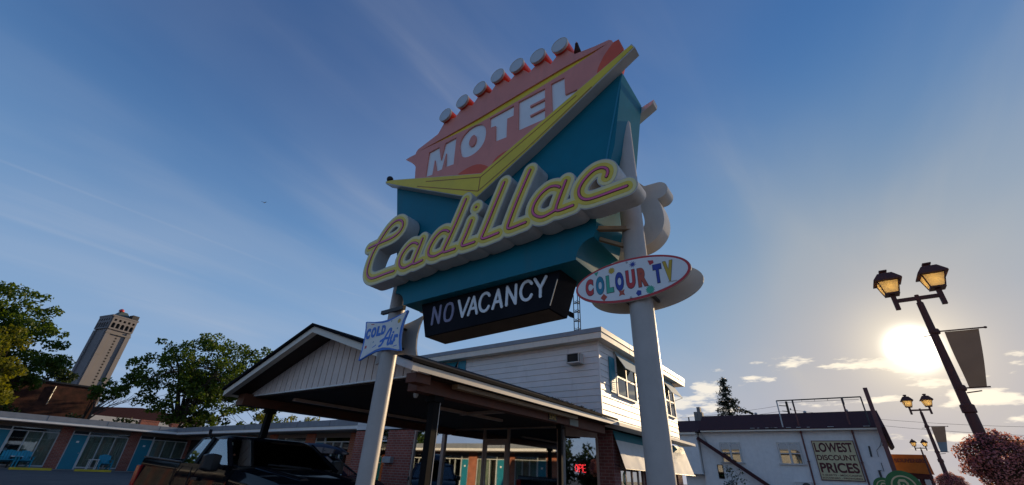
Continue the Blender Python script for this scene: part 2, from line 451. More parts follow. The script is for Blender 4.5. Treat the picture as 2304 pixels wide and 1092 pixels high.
M['rubber'] = mat('tyre_rubber', (0.015, 0.015, 0.015), 0.85)
M['taillight'] = mat('red_lens', (0.45, 0.01, 0.01), 0.15)
M['headlight'] = mat('clear_lens', (0.6, 0.62, 0.65), 0.08)
M['stone'] = mat('pale_limestone', (0.20, 0.185, 0.182), 0.85, var=0.10, scale=0.12)
M['stonedk'] = mat('weathered_limestone', (0.20, 0.185, 0.17), 0.8, var=0.14, scale=0.3)
M['copper'] = mat('grey_green_roof', (0.06, 0.09, 0.085), 0.6)
M['bark'] = mat('bark', (0.035, 0.025, 0.018), 0.9, var=0.3, bump=0.5)
M['twig'] = mat('bare_twig', (0.05, 0.038, 0.03), 0.9)
M['leafa'] = mat_leaf('maple_leaf', (0.026, 0.062, 0.010), (0.095, 0.145, 0.018), 0.5)
M['leafb'] = mat_leaf('yellow_green_leaf', (0.10, 0.115, 0.012), (0.18, 0.185, 0.018), 0.5)
M['leafc'] = mat_leaf('dark_leaf', (0.014, 0.032, 0.010), (0.035, 0.058, 0.012), 0.35)
M['leafcon'] = mat_leaf('conifer_needle', (0.008, 0.016, 0.008), (0.016, 0.028, 0.010), 0.15)
M['petal'] = mat_leaf('pink_petal', (0.46, 0.14, 0.18), (0.66, 0.32, 0.34), 0.45)
M['fleaf'] = mat_leaf('basket_leaf', (0.06, 0.03, 0.025), (0.11, 0.06, 0.04), 0.4)
M['lampbrown'] = mat('lamp_brown_paint', (0.10, 0.036, 0.028), 0.6, var=0.15, spec=0.3)
M['lantern'] = mat_trans('frosted_lantern_pane', (0.92, 0.80, 0.55), 0.85)
M['lampglow'] = mat_emit('lit_bulb', (1.0, 0.62, 0.18), 7.0)
M['banner'] = mat_trans('street_banner_cloth', (0.10, 0.085, 0.08), 0.3)
M['bannerb'] = mat_trans('blue_banner_cloth', (0.05, 0.09, 0.16), 0.35)
M['maroon'] = mat('maroon_shingle', (0.055, 0.015, 0.017), 0.9, var=0.25, scale=6, bump=0.4)
M['storewall'] = mat('pale_store_siding', (0.72, 0.70, 0.68), 0.6, var=0.06, dirt=0.15)
M['rustpipe'] = mat('red_rusty_pipe', (0.14, 0.05, 0.045), 0.7, var=0.3)
M['signcream'] = mat('cream_sign_board', (0.55, 0.47, 0.27), 0.6, var=0.08, dirt=0.15)
M['blindgrey'] = mat('drawn_blind', (0.20, 0.19, 0.16), 0.8)  # tan-grey that paints a reflection into the store's upper panes
M['signmaroon'] = mat('maroon_sign_paint', (0.09, 0.012, 0.012), 0.6)
M['souv'] = mat_trans('orange_board', (0.50, 0.14, 0.02), 0.25)
M['souvt'] = mat('dark_orange_letter', (0.16, 0.03, 0.01), 0.6)
M['gsign'] = mat('green_sign', (0.02, 0.14, 0.035), 0.5)
M['neonred'] = mat_emit('lit_red_neon', (1.0, 0.04, 0.05), 8.0)
M['neonoff'] = mat('unlit_neon', (0.05, 0.09, 0.10), 0.3)
M['bird'] = mat('black_feathers', (0.012, 0.011, 0.012), 0.6)
M['birdb'] = mat('brown_nest_straw', (0.12, 0.075, 0.04), 0.9, var=0.4)
M['gold'] = mat('gold_numbers', (0.45, 0.30, 0.06), 0.5)
M['wire'] = mat('black_wire', (0.02, 0.02, 0.02), 0.6)
M['mailbox'] = mat('grey_mailbox', (0.35, 0.35, 0.34), 0.45)

# ------------------------------------------------------------------ mesh helpers
# parts whose separate pieces each become an object of their own
LOOSE = {'clamp', 'painted_flash', 'eave_fascia', 'rake_board', 'cap_plate', 'pillar', 'hood_ridge', 'rail_cap', 'pipe_bracket', 'insulator', 'door_gap', 'roof_vent',
         'gutter', 'display_window', 'wall_poster', 'slit_window', 'pilaster', 'string_course', 'chimney', 'strap', 'edge_trim', 'flashing_seam', 'front_seat',
         'belfry_screen', 'crossarm', 'roof_rack', 'awning_rod', 'pane', 'window', 'mansard_roof', 'bracket', 'shingle_roof', 'roof_board', 'leg', 'transom', 'screw', 'rivet', 'lower_wall', 'conduit'}
class MB:
    def __init__(s):
        s.v, s.f, s.mi, s.cur = [], [], [], 0
    def add(s, vs, fs):
        n = len(s.v)
        s.v += [tuple(v) for v in vs]
        for f in fs:
            s.f.append([i + n for i in f]); s.mi.append(s.cur)
        return s
    def box(s, x0, x1, y0, y1, z0, z1):
        x0, x1 = min(x0, x1), max(x0, x1); y0, y1 = min(y0, y1), max(y0, y1); z0, z1 = min(z0, z1), max(z0, z1)
        return s.add([(x0, y0, z0), (x1, y0, z0), (x1, y1, z0), (x0, y1, z0), (x0, y0, z1), (x1, y0, z1), (x1, y1, z1), (x0, y1, z1)],
              [(0, 3, 2, 1), (4, 5, 6, 7), (0, 1, 5, 4), (1, 2, 6, 5), (2, 3, 7, 6), (3, 0, 4, 7)])
    def poly(s, pts):
        return s.add(pts, [list(range(len(pts)))])
    def prism(s, pts, axis, a, b):
        def P(p, w):
            return {'x': (w, p[0], p[1]), 'y': (p[0], w, p[1]), 'z': (p[0], p[1], w)}[axis]
        n = len(pts)
        vs = [P(p, a) for p in pts] + [P(p, b) for p in pts]
        return s.add(vs, [list(range(n))[::-1], list(range(n, 2 * n))] + [(i, (i + 1) % n, n + (i + 1) % n, n + i) for i in range(n)])
    def loft(s, rings, cap=True):
        n = len(rings[0])
        vs = [p for r in rings for p in r]
        fs = []
        for k in range(len(rings) - 1):
            for i in range(n):
                j = (i + 1) % n
                fs.append((k * n + i, k * n + j, (k + 1) * n + j, (k + 1) * n + i))
        if cap:
            fs.append(list(range(n))[::-1]); fs.append([(len(rings) - 1) * n + i for i in range(n)])
        return s.add(vs, fs)
    def tube(s, pts, r, n=8, cap=True):
        pts = [Vector(p) for p in pts]
        rs = r if isinstance(r, (list, tuple)) else [r] * len(pts)
        rings = []
        prev = None
        for i, p in enumerate(pts):
            d = (pts[min(i + 1, len(pts) - 1)] - pts[max(i - 1, 0)]).normalized()
            if prev is None:
                a = Vector((0, 0, 1)) if abs(d.z) < 0.9 else Vector((1, 0, 0))
                u = d.cross(a).normalized()
            else:
                u = (prev - d * prev.dot(d)).normalized()
            prev = u
            w = d.cross(u)
            rings.append([p + (u * math.cos(t) + w * math.sin(t)) * rs[i] for t in [2 * math.pi * k / n for k in range(n)]])
        return s.loft(rings, cap)
    def bar(s, a, b, w, h=None, upv=(0, 0, 1)):
        a, b = Vector(a), Vector(b)
        h = h or w
        d = (b - a).normalized()
        q = Vector(upv)
        if abs(d.dot(q)) > 0.98:
            q = Vector((1, 0, 0))
        u = d.cross(q).normalized(); t = u.cross(d)
        ring = lambda p: [p + u * w / 2 + t * h / 2, p - u * w / 2 + t * h / 2, p - u * w / 2 - t * h / 2, p + u * w / 2 - t * h / 2]
        return s.loft([ring(a), ring(b)])
    def lathe(s, c, prof, n=16, axis='z'):
        rings = []
        for r, z in prof:
            ring = []
            for k in range(n):
                t = 2 * math.pi * k / n
                a, b = r * math.cos(t), r * math.sin(t)
                ring.append({'z': (c[0] + a, c[1] + b, c[2] + z), 'x': (c[0] + z, c[1] + a, c[2] + b), 'y': (c[0] + a, c[1] + z, c[2] + b)}[axis])
            rings.append(ring)
        return s.loft(rings)
    def ball(s, c, rx, ry, rz, n=10, k=6):
        prof = []
        rings = []
        for i in range(k + 1):
            a = -math.pi / 2 + math.pi * i / k
            rr = max(0.02, math.cos(a))
            rings.append([(c[0] + rx * rr * math.cos(2 * math.pi * j / n), c[1] + ry * rr * math.sin(2 * math.pi * j / n), c[2] + rz * math.sin(a)) for j in range(n)])
        return s.loft(rings)
    def mesh(s, me_verts, me_faces):
        return s.add(me_verts, me_faces)
    def islands(s):
        par = list(range(len(s.v)))
        def find(i):
            while par[i] != i:
                par[i] = par[par[i]]; i = par[i]
            return i
        for f in s.f:
            for i in f[1:]:
                par[find(i)] = find(f[0])
        out = {}
        for f, m_ in zip(s.f, s.mi):
            out.setdefault(find(f[0]), []).append((f, m_))
        res = []
        for fs in out.values():
            b = MB(); mp = {}
            for f, m_ in fs:
                for i in f:
                    if i not in mp:
                        mp[i] = len(b.v); b.v.append(s.v[i])
                b.f.append([mp[i] for i in f]); b.mi.append(m_)
            res.append(b)
        return res
    def build(s, name, mats, parent=None, origin=(0, 0, 0), smooth=False, bevel=0.0, recalc=True):
        if name in LOOSE:
            isl = s.islands()
            if len(isl) > 1:
                os_ = [b.build(name + ' ', mats, parent, origin, smooth, bevel, recalc) for b in isl]
                return os_[0]
        name = name.strip()
        me = bpy.data.meshes.new(name)
        ox, oy, oz = origin
        me.from_pydata([(x - ox, y - oy, z - oz) for x, y, z in s.v], [], s.f)
        if not isinstance(mats, (list, tuple)):
            mats = [mats]
        for mm in mats:
            me.materials.append(M[mm] if isinstance(mm, str) else mm)
        for p, i in zip(me.polygons, s.mi):
            p.material_index = min(i, len(mats) - 1)
        if recalc:
            bm = bmesh.new(); bm.from_mesh(me)
            bmesh.ops.recalc_face_normals(bm, faces=bm.faces)
            bm.to_mesh(me); bm.free()
        if smooth:
            me.polygons.foreach_set('use_smooth', [True] * len(me.polygons))
            try:
                me.set_sharp_from_angle(angle=R(40))
            except Exception:
                pass
        me.update()
        o = bpy.data.objects.new(name, me)
        col.objects.link(o)
        if parent:
            o.parent = parent
        if bevel:
            b = o.modifiers.new('bevel', 'BEVEL'); b.width = bevel; b.segments = 2; b.limit_method = 'ANGLE'; b.angle_limit = R(40)
        return o

def tag(o, label=None, cat=None, group=None, kind=None):
    for k, v in (('label', label), ('category', cat), ('group', group), ('kind', kind)):
        if v:
            o[k] = v
    return o

def thing(name, label, cat, loc=(0, 0, 0), rz=0.0, group=None):
    o = bpy.data.objects.new(name, None)
    o.empty_display_size = 0.2
    col.objects.link(o)
    o.location = loc
    o.rotation_euler = (0, 0, rz)
    return tag(o, label, cat, group)

def copy_tree(o, parent=None):
    c = o.copy(); col.objects.link(c); c.parent = parent
    for ch in list(o.children):
        copy_tree(ch, c)
    return c

# ---- flat shapes: strokes widened into one outline (distance field + marching squares), filled by a 2D curve
def chaikin(p, it=2):
    p = [np.array(q, float) for q in p]
    for _ in range(it):
        q = [p[0]]
        for a, b in zip(p[:-1], p[1:]):
            q += [a * 0.75 + b * 0.25, a * 0.25 + b * 0.75]
        q.append(p[-1]); p = q
    return p

def stroke_loops(strokes, rad, res=0.008, it=2):
    segs = []
    for st in strokes:
        if len(st) == 1:
            segs.append((np.array(st[0]), np.array(st[0]) + 1e-4)); continue
        p = chaikin(st, it)
        segs += list(zip(p[:-1], p[1:]))
    A = np.array([s[0] for s in segs]); B = np.array([s[1] for s in segs])
    lo = np.minimum(A.min(0), B.min(0)) - rad - 3 * res; hi = np.maximum(A.max(0), B.max(0)) + rad + 3 * res
    nx, ny = int((hi[0] - lo[0]) / res) + 2, int((hi[1] - lo[1]) / res) + 2
    X, Y = np.meshgrid(lo[0] + res * np.arange(nx), lo[1] + res * np.arange(ny), indexing='ij')
    D = np.full((nx, ny), 9.0)
    for a, b in zip(A, B):
        i0 = max(0, int((min(a[0], b[0]) - rad * 1.5 - 2 * res - lo[0]) / res)); i1 = min(nx, int((max(a[0], b[0]) + rad * 1.5 + 2 * res - lo[0]) / res) + 2)
        j0 = max(0, int((min(a[1], b[1]) - rad * 1.5 - 2 * res - lo[1]) / res)); j1 = min(ny, int((max(a[1], b[1]) + rad * 1.5 + 2 * res - lo[1]) / res) + 2)
        d = b - a
        px, py = X[i0:i1, j0:j1] - a[0], Y[i0:i1, j0:j1] - a[1]
        t = np.clip((px * d[0] + py * d[1]) / (d @ d + 1e-12), 0, 1)
        D[i0:i1, j0:j1] = np.minimum(D[i0:i1, j0:j1], np.hypot(px - t * d[0], py - t * d[1]))
    F = rad - D
    F[np.abs(F) < 1e-7] = 1e-7
    S = F > 0
    nxt = {}
    def pt(e):
        i, j, k = e
        a = F[i, j]; b = F[i + 1, j] if k == 0 else F[i, j + 1]
        t = a / (a - b)
        return (lo[0] + res * (i + (t if k == 0 else 0)), lo[1] + res * (j + (t if k == 1 else 0)))
    cells = np.argwhere((S[:-1, :-1].astype(int) + S[1:, :-1] + S[1:, 1:] + S[:-1, 1:]) % 4 != 0)
    for i, j in cells:
        i, j = int(i), int(j)
        c = [S[i, j], S[i + 1, j], S[i + 1, j + 1], S[i, j + 1]]
        e = [(i, j, 0), (i + 1, j, 1), (i, j + 1, 0), (i, j, 1)]
        ins, outs = [], []
        for k in range(4):
            if c[k] and not c[(k + 1) % 4]:
                outs.append(k)
            if not c[k] and c[(k + 1) % 4]:
                ins.append(k)
        for q in ins:
            # the edge entered last, going round, that leaves the inside
            for s in range(1, 4):
                k = (q + s) % 4
                if k in outs:
                    nxt[e[q]] = e[k]; outs.remove(k); break
    loops = []
    while nxt:
        st, cur = next(iter(nxt.items()))
        del nxt[st]
        loop = [pt(st)]
        while cur != st and cur in nxt:
            loop.append(pt(cur)); cur = nxt.pop(cur)
        if len(loop) > 6:
            loops.append(loop)
    return loops

def fill_loops(loops, depth):
    """closed 2D loops (holes inside outlines) to a solid plate: verts (u,v,w) with w from 0 to depth"""
    cu = bpy.data.curves.new('tmp', 'CURVE')
    cu.dimensions = '2D'; cu.fill_mode = 'BOTH'; cu.extrude = depth / 2
    for lp in loops:
        sp = cu.splines.new('POLY'); sp.points.add(len(lp) - 1)
        for p, q in zip(sp.points, lp):
            p.co = (q[0], q[1], 0, 1)
        sp.use_cyclic_u = True
    return curve_mesh(cu, depth)

def curve_mesh(cu, depth):
    o = bpy.data.objects.new('tmp', cu); col.objects.link(o)
    me = bpy.data.meshes.new_from_object(o)
    vs = [(v.co.x, v.co.y, v.co.z + depth / 2) for v in me.vertices]
    fs = [list(p.vertices) for p in me.polygons]
    bpy.data.objects.remove(o); bpy.data.curves.remove(cu); bpy.data.meshes.remove(me)
    return vs, fs

def text_mesh(body, depth, bold=0.0, shear=0.0):
    cu = bpy.data.curves.new('tmp', 'FONT')
    cu.body = body; cu.extrude = depth / 2; cu.offset = bold; cu.shear = shear; cu.resolution_u = 4
    return curve_mesh(cu, depth)

def plate_x(mb, loops, x_front, depth):
    """plate on a plane x = const, loops given as (y, z); front face at x_front, body behind it (+x)"""
    vs, fs = fill_loops(loops, depth)
    mb.add([(x_front + w, u, v) for u, v, w in vs], fs)

def text_fit(mb, body, O, U, V, Nn, w, h, depth=0.004, bold=0.0, shear=0.0):
    """letters scaled to a w x h box whose lower left corner is O, U to the right, V up, Nn to the viewer"""
    vs, fs = text_mesh(body, 1.0, bold, shear)
    a = np.array(vs); lo, hi = a.min(0), a.max(0)
    O, U, V, Nn = (np.array(q, float) for q in (O, U, V, Nn))
    out = []
    for p in a:
        out.append(tuple(O + U * (p[0] - lo[0]) / (hi[0] - lo[0]) * w + V * (p[1] - lo[1]) / (hi[1] - lo[1]) * h + Nn * (p[2] - lo[2]) / (hi[2] - lo[2]) * depth))
    mb.add(out, fs)

def text_x(mb, body, x, yl, yr, z0, z1, depth=0.004, bold=0.0, shear=0.0):
    """letters on a plane x = const seen from -X: yl is the left end (larger y)"""
    text_fit(mb, body, (x, yl, z0), (0, -1, 0), (0, 0, 1), (-1, 0, 0), yl - yr, z1 - z0, depth, bold, shear)

def circle(c, rx, ry=None, n=48, a0=0.0):
    ry = ry or rx
    return [(c[0] + rx * math.cos(a0 + 2 * math.pi * k / n), c[1] + ry * math.sin(a0 + 2 * math.pi * k / n)) for k in range(n)]

def star(c, r0, r1, n):
    return [(c[0] + (r0 if k % 2 == 0 else r1) * math.cos(math.pi * k / n + 0.2), c[1] + (r0 if k % 2 == 0 else r1) * math.sin(math.pi * k / n + 0.2)) for k in range(2 * n)]

# ------------------------------------------------------------------ ground and street
def ss(t):
    t = max(0.0, min(1.0, t)); return t * t * (3 - 2 * t)
def ground_z(x, y):
    if x > 30:
        k = ss((36 - x) / 6)
    else:
        k = 1
    return 0.67 * ss((0.6 * y + 0.4 * x - 4) / 14) * ss(y / 5) * k

def build_ground():
    xs = sorted(set([-3000, -600, -150, -60, -30] + list(range(-24, 40, 2)) + [44, 60, 150, 600, 3000]))
    ys = sorted(set([-3000, -600, -150, -40, -10, -4, -3.0] + list(range(-2, 50, 2)) + [60, 100, 200, 600, 3000]))
    mb = MB()
    vs = [(x, y, ground_z(x, y) if y < 60 else 0.67 * ss((200 - y) / 140)) for x in xs for y in ys]
    ny = len(ys)
    fs = [(i * ny + j, (i + 1) * ny + j, (i + 1) * ny + j + 1, i * ny + j + 1) for i in range(len(xs) - 1) for j in range(ny - 1)]
    mb.add(vs, fs)
    tag(mb.build('ground', 'asphalt', smooth=True, recalc=False), kind='structure')
    # pavement along the street, with its kerb, and the carriageway beyond it
    mb = MB().box(-40, 140, -4.2, -0.6, -0.05, 0.13)
    tag(mb.build('pavement', 'concrete'), kind='structure')
    mb = MB().box(-40, 140, -4.38, -4.205, -0.05, 0.135)
    tag(mb.build('kerb', 'concrete'), kind='structure')
    mb = MB()
    for k in range(-6, 24):
        mb.poly([(k * 6, -8.45, 0.006), (k * 6 + 3, -8.45, 0.006), (k * 6 + 3, -8.33, 0.006), (k * 6, -8.33, 0.006)])
    tag(mb.build('road_marking', 'ctrim'), kind='structure')
build_ground()

# ------------------------------------------------------------------ the big sign
SX, SY = 3.6, 2.97
def back(pts):      # the same thing on the other face of the sign
    return [(2 * SX - x, 2 * SY - y, z) for x, y, z in pts]
def both(name, mb, mats, parent, label_back=None, **kw):
    o = mb.build(name, mats, parent, origin=ORG, **kw)
    b = MB(); b.v = back(mb.v); b.f = [list(f) for f in mb.f]; b.mi = list(mb.mi)
    p = b.build(name, mats, parent, origin=ORG, **kw)
    return o, p
def deeper(parents, mb, mats, name, **kw):
    o = mb.build(name, mats, parents[0], origin=ORG, **kw)
    b = MB(); b.v = back(mb.v); b.f = [list(f) for f in mb.f]; b.mi = list(mb.mi)
    b.build(name, mats, parents[1], origin=ORG, **kw)
    return o

ORG = (3.6, 2.97, 0.0)
sign = thing('motel_sign', 'tall vintage motel sign in teal, salmon and yellow on two grey steel poles', 'sign', ORG)

POLE_R = 0.108
for yy in (4.73, 1.212):
    mb = MB().tube([(3.6, yy, -0.1), (3.6, yy, 2.4), (3.6, yy, 5.2)], POLE_R, n=28)
    po = mb.build('pole', 'pole', sign, origin=ORG, smooth=True)
    mb = MB().lathe((3.6, yy, -0.02), [(0.20, 0), (0.20, 0.05), (0.12, 0.06)], 16)
    mb.build('base_plate', 'pole', po, origin=ORG)

# teal cabinet
arc_l = [(4.435 - 0.20 * math.sin(t), 3.43 + 0.20 * math.cos(t)) for t in [math.pi / 2 * q / 12 for q in range(13)]]
arc_r = [(1.505 + 0.20 * math.cos(t), 3.43 + 0.20 * math.sin(t)) for t in [math.pi / 2 * q / 12 for q in range(13)]]
body = [(4.926, 5.62), (4.645, 4.528), (4.43, 3.72)] + arc_l + [(4.146, 3.4299), (1.80, 3.4299)] + arc_r + [(1.481, 3.703), (1.457, 3.862), (1.2, 4.666), (1.024, 5.68), (2.96, 4.80)]
mb = MB(); mb.prism(body, 'x', 3.3, 3.9)
mb.build('teal_cabinet', 'teal', sign, origin=ORG, smooth=True)
# folded seams on the cabinet ends and face
mb = MB()
mb.bar((3.298, 1.03, 5.66), (3.298, 1.468, 3.84), 0.006, 0.02)
mb.bar((3.902, 1.03, 5.66), (3.902, 1.468, 3.84), 0.006, 0.02)
mb.build('edge_trim', 'tealpaint', sign, origin=ORG)

# black vacancy box
mb = MB()
fr = [(4.012, 3.437), (3.861, 2.985), (2.083, 3.035), (1.946, 3.437)]
mb.prism(fr, 'x', 3.42, 3.78)
vb = mb.build('vacancy_box', 'boxblack', sign, origin=ORG, bevel=0.004)
mb = MB(); mb.add([(3.435, 3.85, 2.982), (3.765, 3.85, 2.982), (3.765, 2.10, 3.031), (3.435, 2.10, 3.031)], [(0, 1, 2, 3)])  # mottled brown sheet across the bottom of the box
mb.build('rusty_bottom', 'soffit', vb, origin=ORG)
mb = MB().bar((3.417, 2.075, 3.06), (3.417, 1.985, 3.33), 0.008, 0.008)  # thin pale line down the right front edge of the box
mb.build('worn_edge', 'signback', vb, origin=ORG)
def glyph(mb, ch, yl, yr, z0, z1, rad, x, lean=0.0):
    """drawn sign-writer capitals in a box given by its left and right y"""
    G = {'N': [[(0, 0), (0, 1)], [(0, 1), (1, 0)], [(1, 0), (1, 1)]],
         'O': [[(0.5, 1), (0.15, 0.95), (-0.02, 0.5), (0.15, 0.05), (0.5, 0), (0.85, 0.05), (1.02, 0.5), (0.85, 0.95), (0.5, 1)]],
         'V': [[(0, 1), (0.5, 0)], [(0.5, 0), (1, 1)]],
         'A': [[(0, 0), (0.52, 1)], [(0.52, 1), (1, 0)], [(0.2, 0.33), (0.84, 0.33)]],
         'C': [[(1, 0.82), (0.85, 0.97), (0.55, 1.02), (0.2, 0.9), (0, 0.5), (0.2, 0.1), (0.55, -0.02), (0.85, 0.05), (1, 0.22)]],
         'Y': [[(0, 1), (0.5, 0.45)], [(1, 1), (0.5, 0.45)], [(0.5, 0.45), (0.5, 0)]]}
    S = []
    for st in G[ch]:
        S.append([(yl + (yr - yl) * (u + lean * v), z0 + (z1 - z0) * v) for u, v in st])
    plate_x(mb, stroke_loops(S, rad, 0.006, 2 if ch in 'OC' else 0), x, 0.012)
mb = MB()
for ch, yl, yr, z0, z1 in (('V', 3.345, 3.185, 3.145, 3.355), ('A', 3.175, 3.045, 3.148, 3.357), ('C', 3.02, 2.875, 3.152, 3.368), ('A', 2.815, 2.69, 3.16, 3.372), ('N', 2.625, 2.505, 3.165, 3.378), ('C', 2.447, 2.30, 3.175, 3.388), ('Y', 2.26, 2.12, 3.18, 3.39)):
    glyph(mb, ch, yl, yr, z0, z1, 0.0165, 3.41)
mb.build('white_lettering', 'letterwhite', vb, origin=ORG)
mb = MB()
glyph(mb, 'N', 3.762, 3.645, 3.13, 3.345, 0.0165, 3.41); glyph(mb, 'O', 3.565, 3.425, 3.128, 3.35, 0.0165, 3.41)
mb.build('unlit_lettering', 'dimlet', vb, origin=ORG)

# salmon MOTEL panel with letters and the yellow stripe cut through it
FP = 3.22
Mo = [(4.147, 5.428), (4.16, 5.92), (3.939, 5.926), (3.853, 5.625), (3.816, 5.934), (3.583, 5.943), (3.564, 5.415), (3.727, 5.434), (3.759, 5.713), (3.799, 5.424), (3.913, 5.434), (3.992, 5.689), (3.993, 5.409)]
Oo = [(3.462, 5.594), (3.498, 5.755), (3.454, 5.885), (3.351, 5.965), (3.235, 5.985), (3.115, 5.955), (3.035, 5.881), (2.990, 5.756), (2.995, 5.61), (3.040, 5.506), (3.13, 5.44), (3.247, 5.415), (3.359, 5.440), (3.425, 5.501)]
Oi = [(3.310, 5.695), (3.281, 5.786), (3.233, 5.808), (3.190, 5.775), (3.170, 5.684), (3.187, 5.609), (3.238, 5.584), (3.289, 5.623)]
To = [(2.945, 5.964), (2.522, 5.976), (2.522, 5.779), (2.627, 5.784), (2.62, 5.444), (2.809, 5.463), (2.827, 5.758), (2.929, 5.777)]
Eo = [(2.449, 5.993), (2.026, 5.993), (2.025, 5.811), (2.254, 5.809), (2.253, 5.776), (2.025, 5.777), (2.024, 5.634), (2.249, 5.63), (2.249, 5.602), (2.024, 5.606), (2.023, 5.44), (2.433, 5.46)]
Lo = [(1.932, 6.011), (1.736, 6.005), (1.731, 5.685), (1.57, 5.678), (1.56, 5.55), (1.919, 5.44)]
def rounded(p, it=2):
    q = [np.array(a, float) for a in p]
    for _ in range(it):
        r = []
        for a, b in zip(q, q[1:] + q[:1]):
            r += [a * 0.75 + b * 0.25, a * 0.25 + b * 0.75]
        q = r
    return [tuple(a) for a in q]
stripe = [(4.447, 6.073), (3.8, 6.078), (3.134, 6.098), (2.436, 6.152), (1.711, 6.197), (1.118, 6.196), (1.713, 6.097), (2.431, 6.028), (3.123, 5.986), (3.8, 6.03)]
tubes = [(3.85, 6.505), (3.503, 6.60), (3.16, 6.672), (2.822, 6.72), (2.47, 6.695), (2.113, 6.635), (1.765, 6.594)]
TR = 0.118
valley = [(3.675, 6.40), (3.33, 6.455), (2.99, 6.505), (2.645, 6.515), (2.29, 6.475), (1.94, 6.40), (1.575, 6.335)]
out = [(4.36, 5.30), (4.382, 5.443), (4.415, 5.647), (4.429, 5.752), (4.48, 5.824), (4.611, 5.944), (4.73, 6.040), (4.612, 6.048), (4.495, 6.044), (4.492, 6.084), (4.456, 6.129), (4.229, 6.183), (4.02, 6.235)]
for (ty, tz), vly in zip(tubes, valley):
    out += [(ty + 0.065, tz - 0.09), (ty + 0.045, tz), (ty - 0.045, tz), (ty - 0.075, tz - 0.08), vly]
out += [(1.3, 6.275), (1.114, 6.252), (1.077, 6.216), (1.06, 6.158), (0.989, 6.161), (0.944, 5.953), (1.02, 5.72), (2.96, 4.78)]
mb = MB(); plate_x(mb, [out, Mo, rounded(Oo), rounded(Oi), To, Eo, Lo, stripe], FP, 0.032)
pk = both('motel_panel', mb, 'pink', sign, bevel=0.0)
mb = MB(); mb.prism([(y * 0.985 + 0.015 * 2.8, z * 0.99 + 0.01 * 5.7) for y, z in out], 'x', FP + 0.034, FP + 0.17)
deeper(pk, mb, 'orange', 'panel_casing')
mb = MB()
for x0, x1, z0, z1 in ((4.20, 3.53, 5.39, 5.97), (3.53, 2.96, 5.39, 6.0), (2.96, 2.48, 5.42, 5.99), (2.48, 1.99, 5.42, 6.005), (1.98, 1.54, 5.42, 6.02)):
    mb.prism([(x0, z0), (x0, z1), (x1, z1), (x1, z0)], 'x', FP + 0.022, FP + 0.031)
deeper(pk, mb, 'letterwhite', 'letter_faces')
mb = MB(); mb.prism([(a * 1.0, b + (0.012 if i < 6 else -0.012)) for i, (a, b) in enumerate(stripe)], 'x', FP + 0.0335, FP + 0.0345)
mb2 = MB(); mb2.prism([(a, b) for a, b in stripe], 'x', FP + 0.020, FP + 0.0325)
deeper(pk, mb2, 'yellow', 'yellow_stripe')
mb = MB()
mb.prism([(3.445, 5.178), (3.356, 5.200), (3.27, 5.212), (3.181, 5.214), (3.10, 5.20), (3.02, 5.165), (2.94, 5.11), (2.853, 5.03), (2.98, 4.93)], 'x', FP - 0.006, FP - 0.0005)
mb.prism([(2.84, 5.08), (2.79, 5.14), (2.741, 5.172), (2.66, 5.195), (2.53, 5.202), (2.40, 5.19), (2.45, 5.12), (2.80, 5.00)], 'x', FP - 0.006, FP - 0.0005)
mb.prism([(1.294, 5.747), (1.293, 5.79), (1.28, 5.84), (1.25, 5.904), (1.188, 6.012), (1.12, 6.09), (1.055, 6.155), (0.993, 6.156), (0.948, 5.94), (1.27, 5.72)], 'x', FP - 0.006, FP - 0.0005)
deeper(pk, mb, 'orange', 'painted_flash')
for ty, tz in tubes:
    mb = MB().lathe((FP - 0.05, ty, tz), [(TR, 0.0), (TR, 0.31)], 24, 'x')
    h = mb.build('lamp_housing', 'redtube', sign, origin=ORG, smooth=True)
    mb = MB().lathe((FP - 0.05, ty, tz), [(TR - 0.012, -0.004), (TR + 0.006, -0.016), (TR + 0.006, 0.018), (TR - 0.004, 0.022)], 24, 'x')
    mb.build('rim', 'galv', h, origin=ORG, smooth=True)
    mb = MB().lathe((FP - 0.05, ty, tz), [(0.01, -0.0135), (TR - 0.02, -0.0125), (TR - 0.006, -0.0115)], 24, 'x')
    mb.build('lens', 'bulb', h, origin=ORG, smooth=True)

# yellow chevron
FV = 3.165
Vp = [(5.075, 5.697), (4.862, 5.640), (2.961, 4.953), (0.835, 5.890), (0.804, 5.811), (2.158, 5.02), (3.004, 4.575), (3.25, 4.70), (4.661, 5.439), (5.06, 5.645)]
mb = MB(); mb.prism(Vp, 'x', FV, 3.297)
vv = both('chevron', mb, 'galv', sign)
cx, cz = 2.98, 5.1
mb = MB(); mb.prism([(5.055, 5.688), (4.862, 5.633), (2.962, 4.944), (0.845, 5.874), (0.822, 5.822), (2.16, 5.032), (3.002, 4.588), (3.25, 4.712), (4.661, 5.447), (5.04, 5.655)], 'x', FV - 0.005, FV - 0.0005)
deeper(vv, mb, 'yellow', 'yellow_face')
mb = MB()
for a, b in (((4.037, 5.262), (2.956, 4.886)), ((2.956, 4.886), (1.55, 5.50)), ((4.22, 5.249), (3.532, 4.929)), ((3.532, 4.929), (2.975, 4.672)), ((2.975, 4.672), (2.28, 5.0)), ((2.28, 5.0), (1.35, 5.52)), ((2.960, 4.886), (2.972, 4.676))):
    mb.bar((FV - 0.006, *a), (FV - 0.006, *b), 0.002, 0.013, upv=(1, 0, 0)) if False else mb.bar((FV - 0.006, *a), (FV - 0.006, *b), 0.014, 0.002, upv=(1, 0, 0))
deeper(vv, mb, 'brown', 'pinstripe')

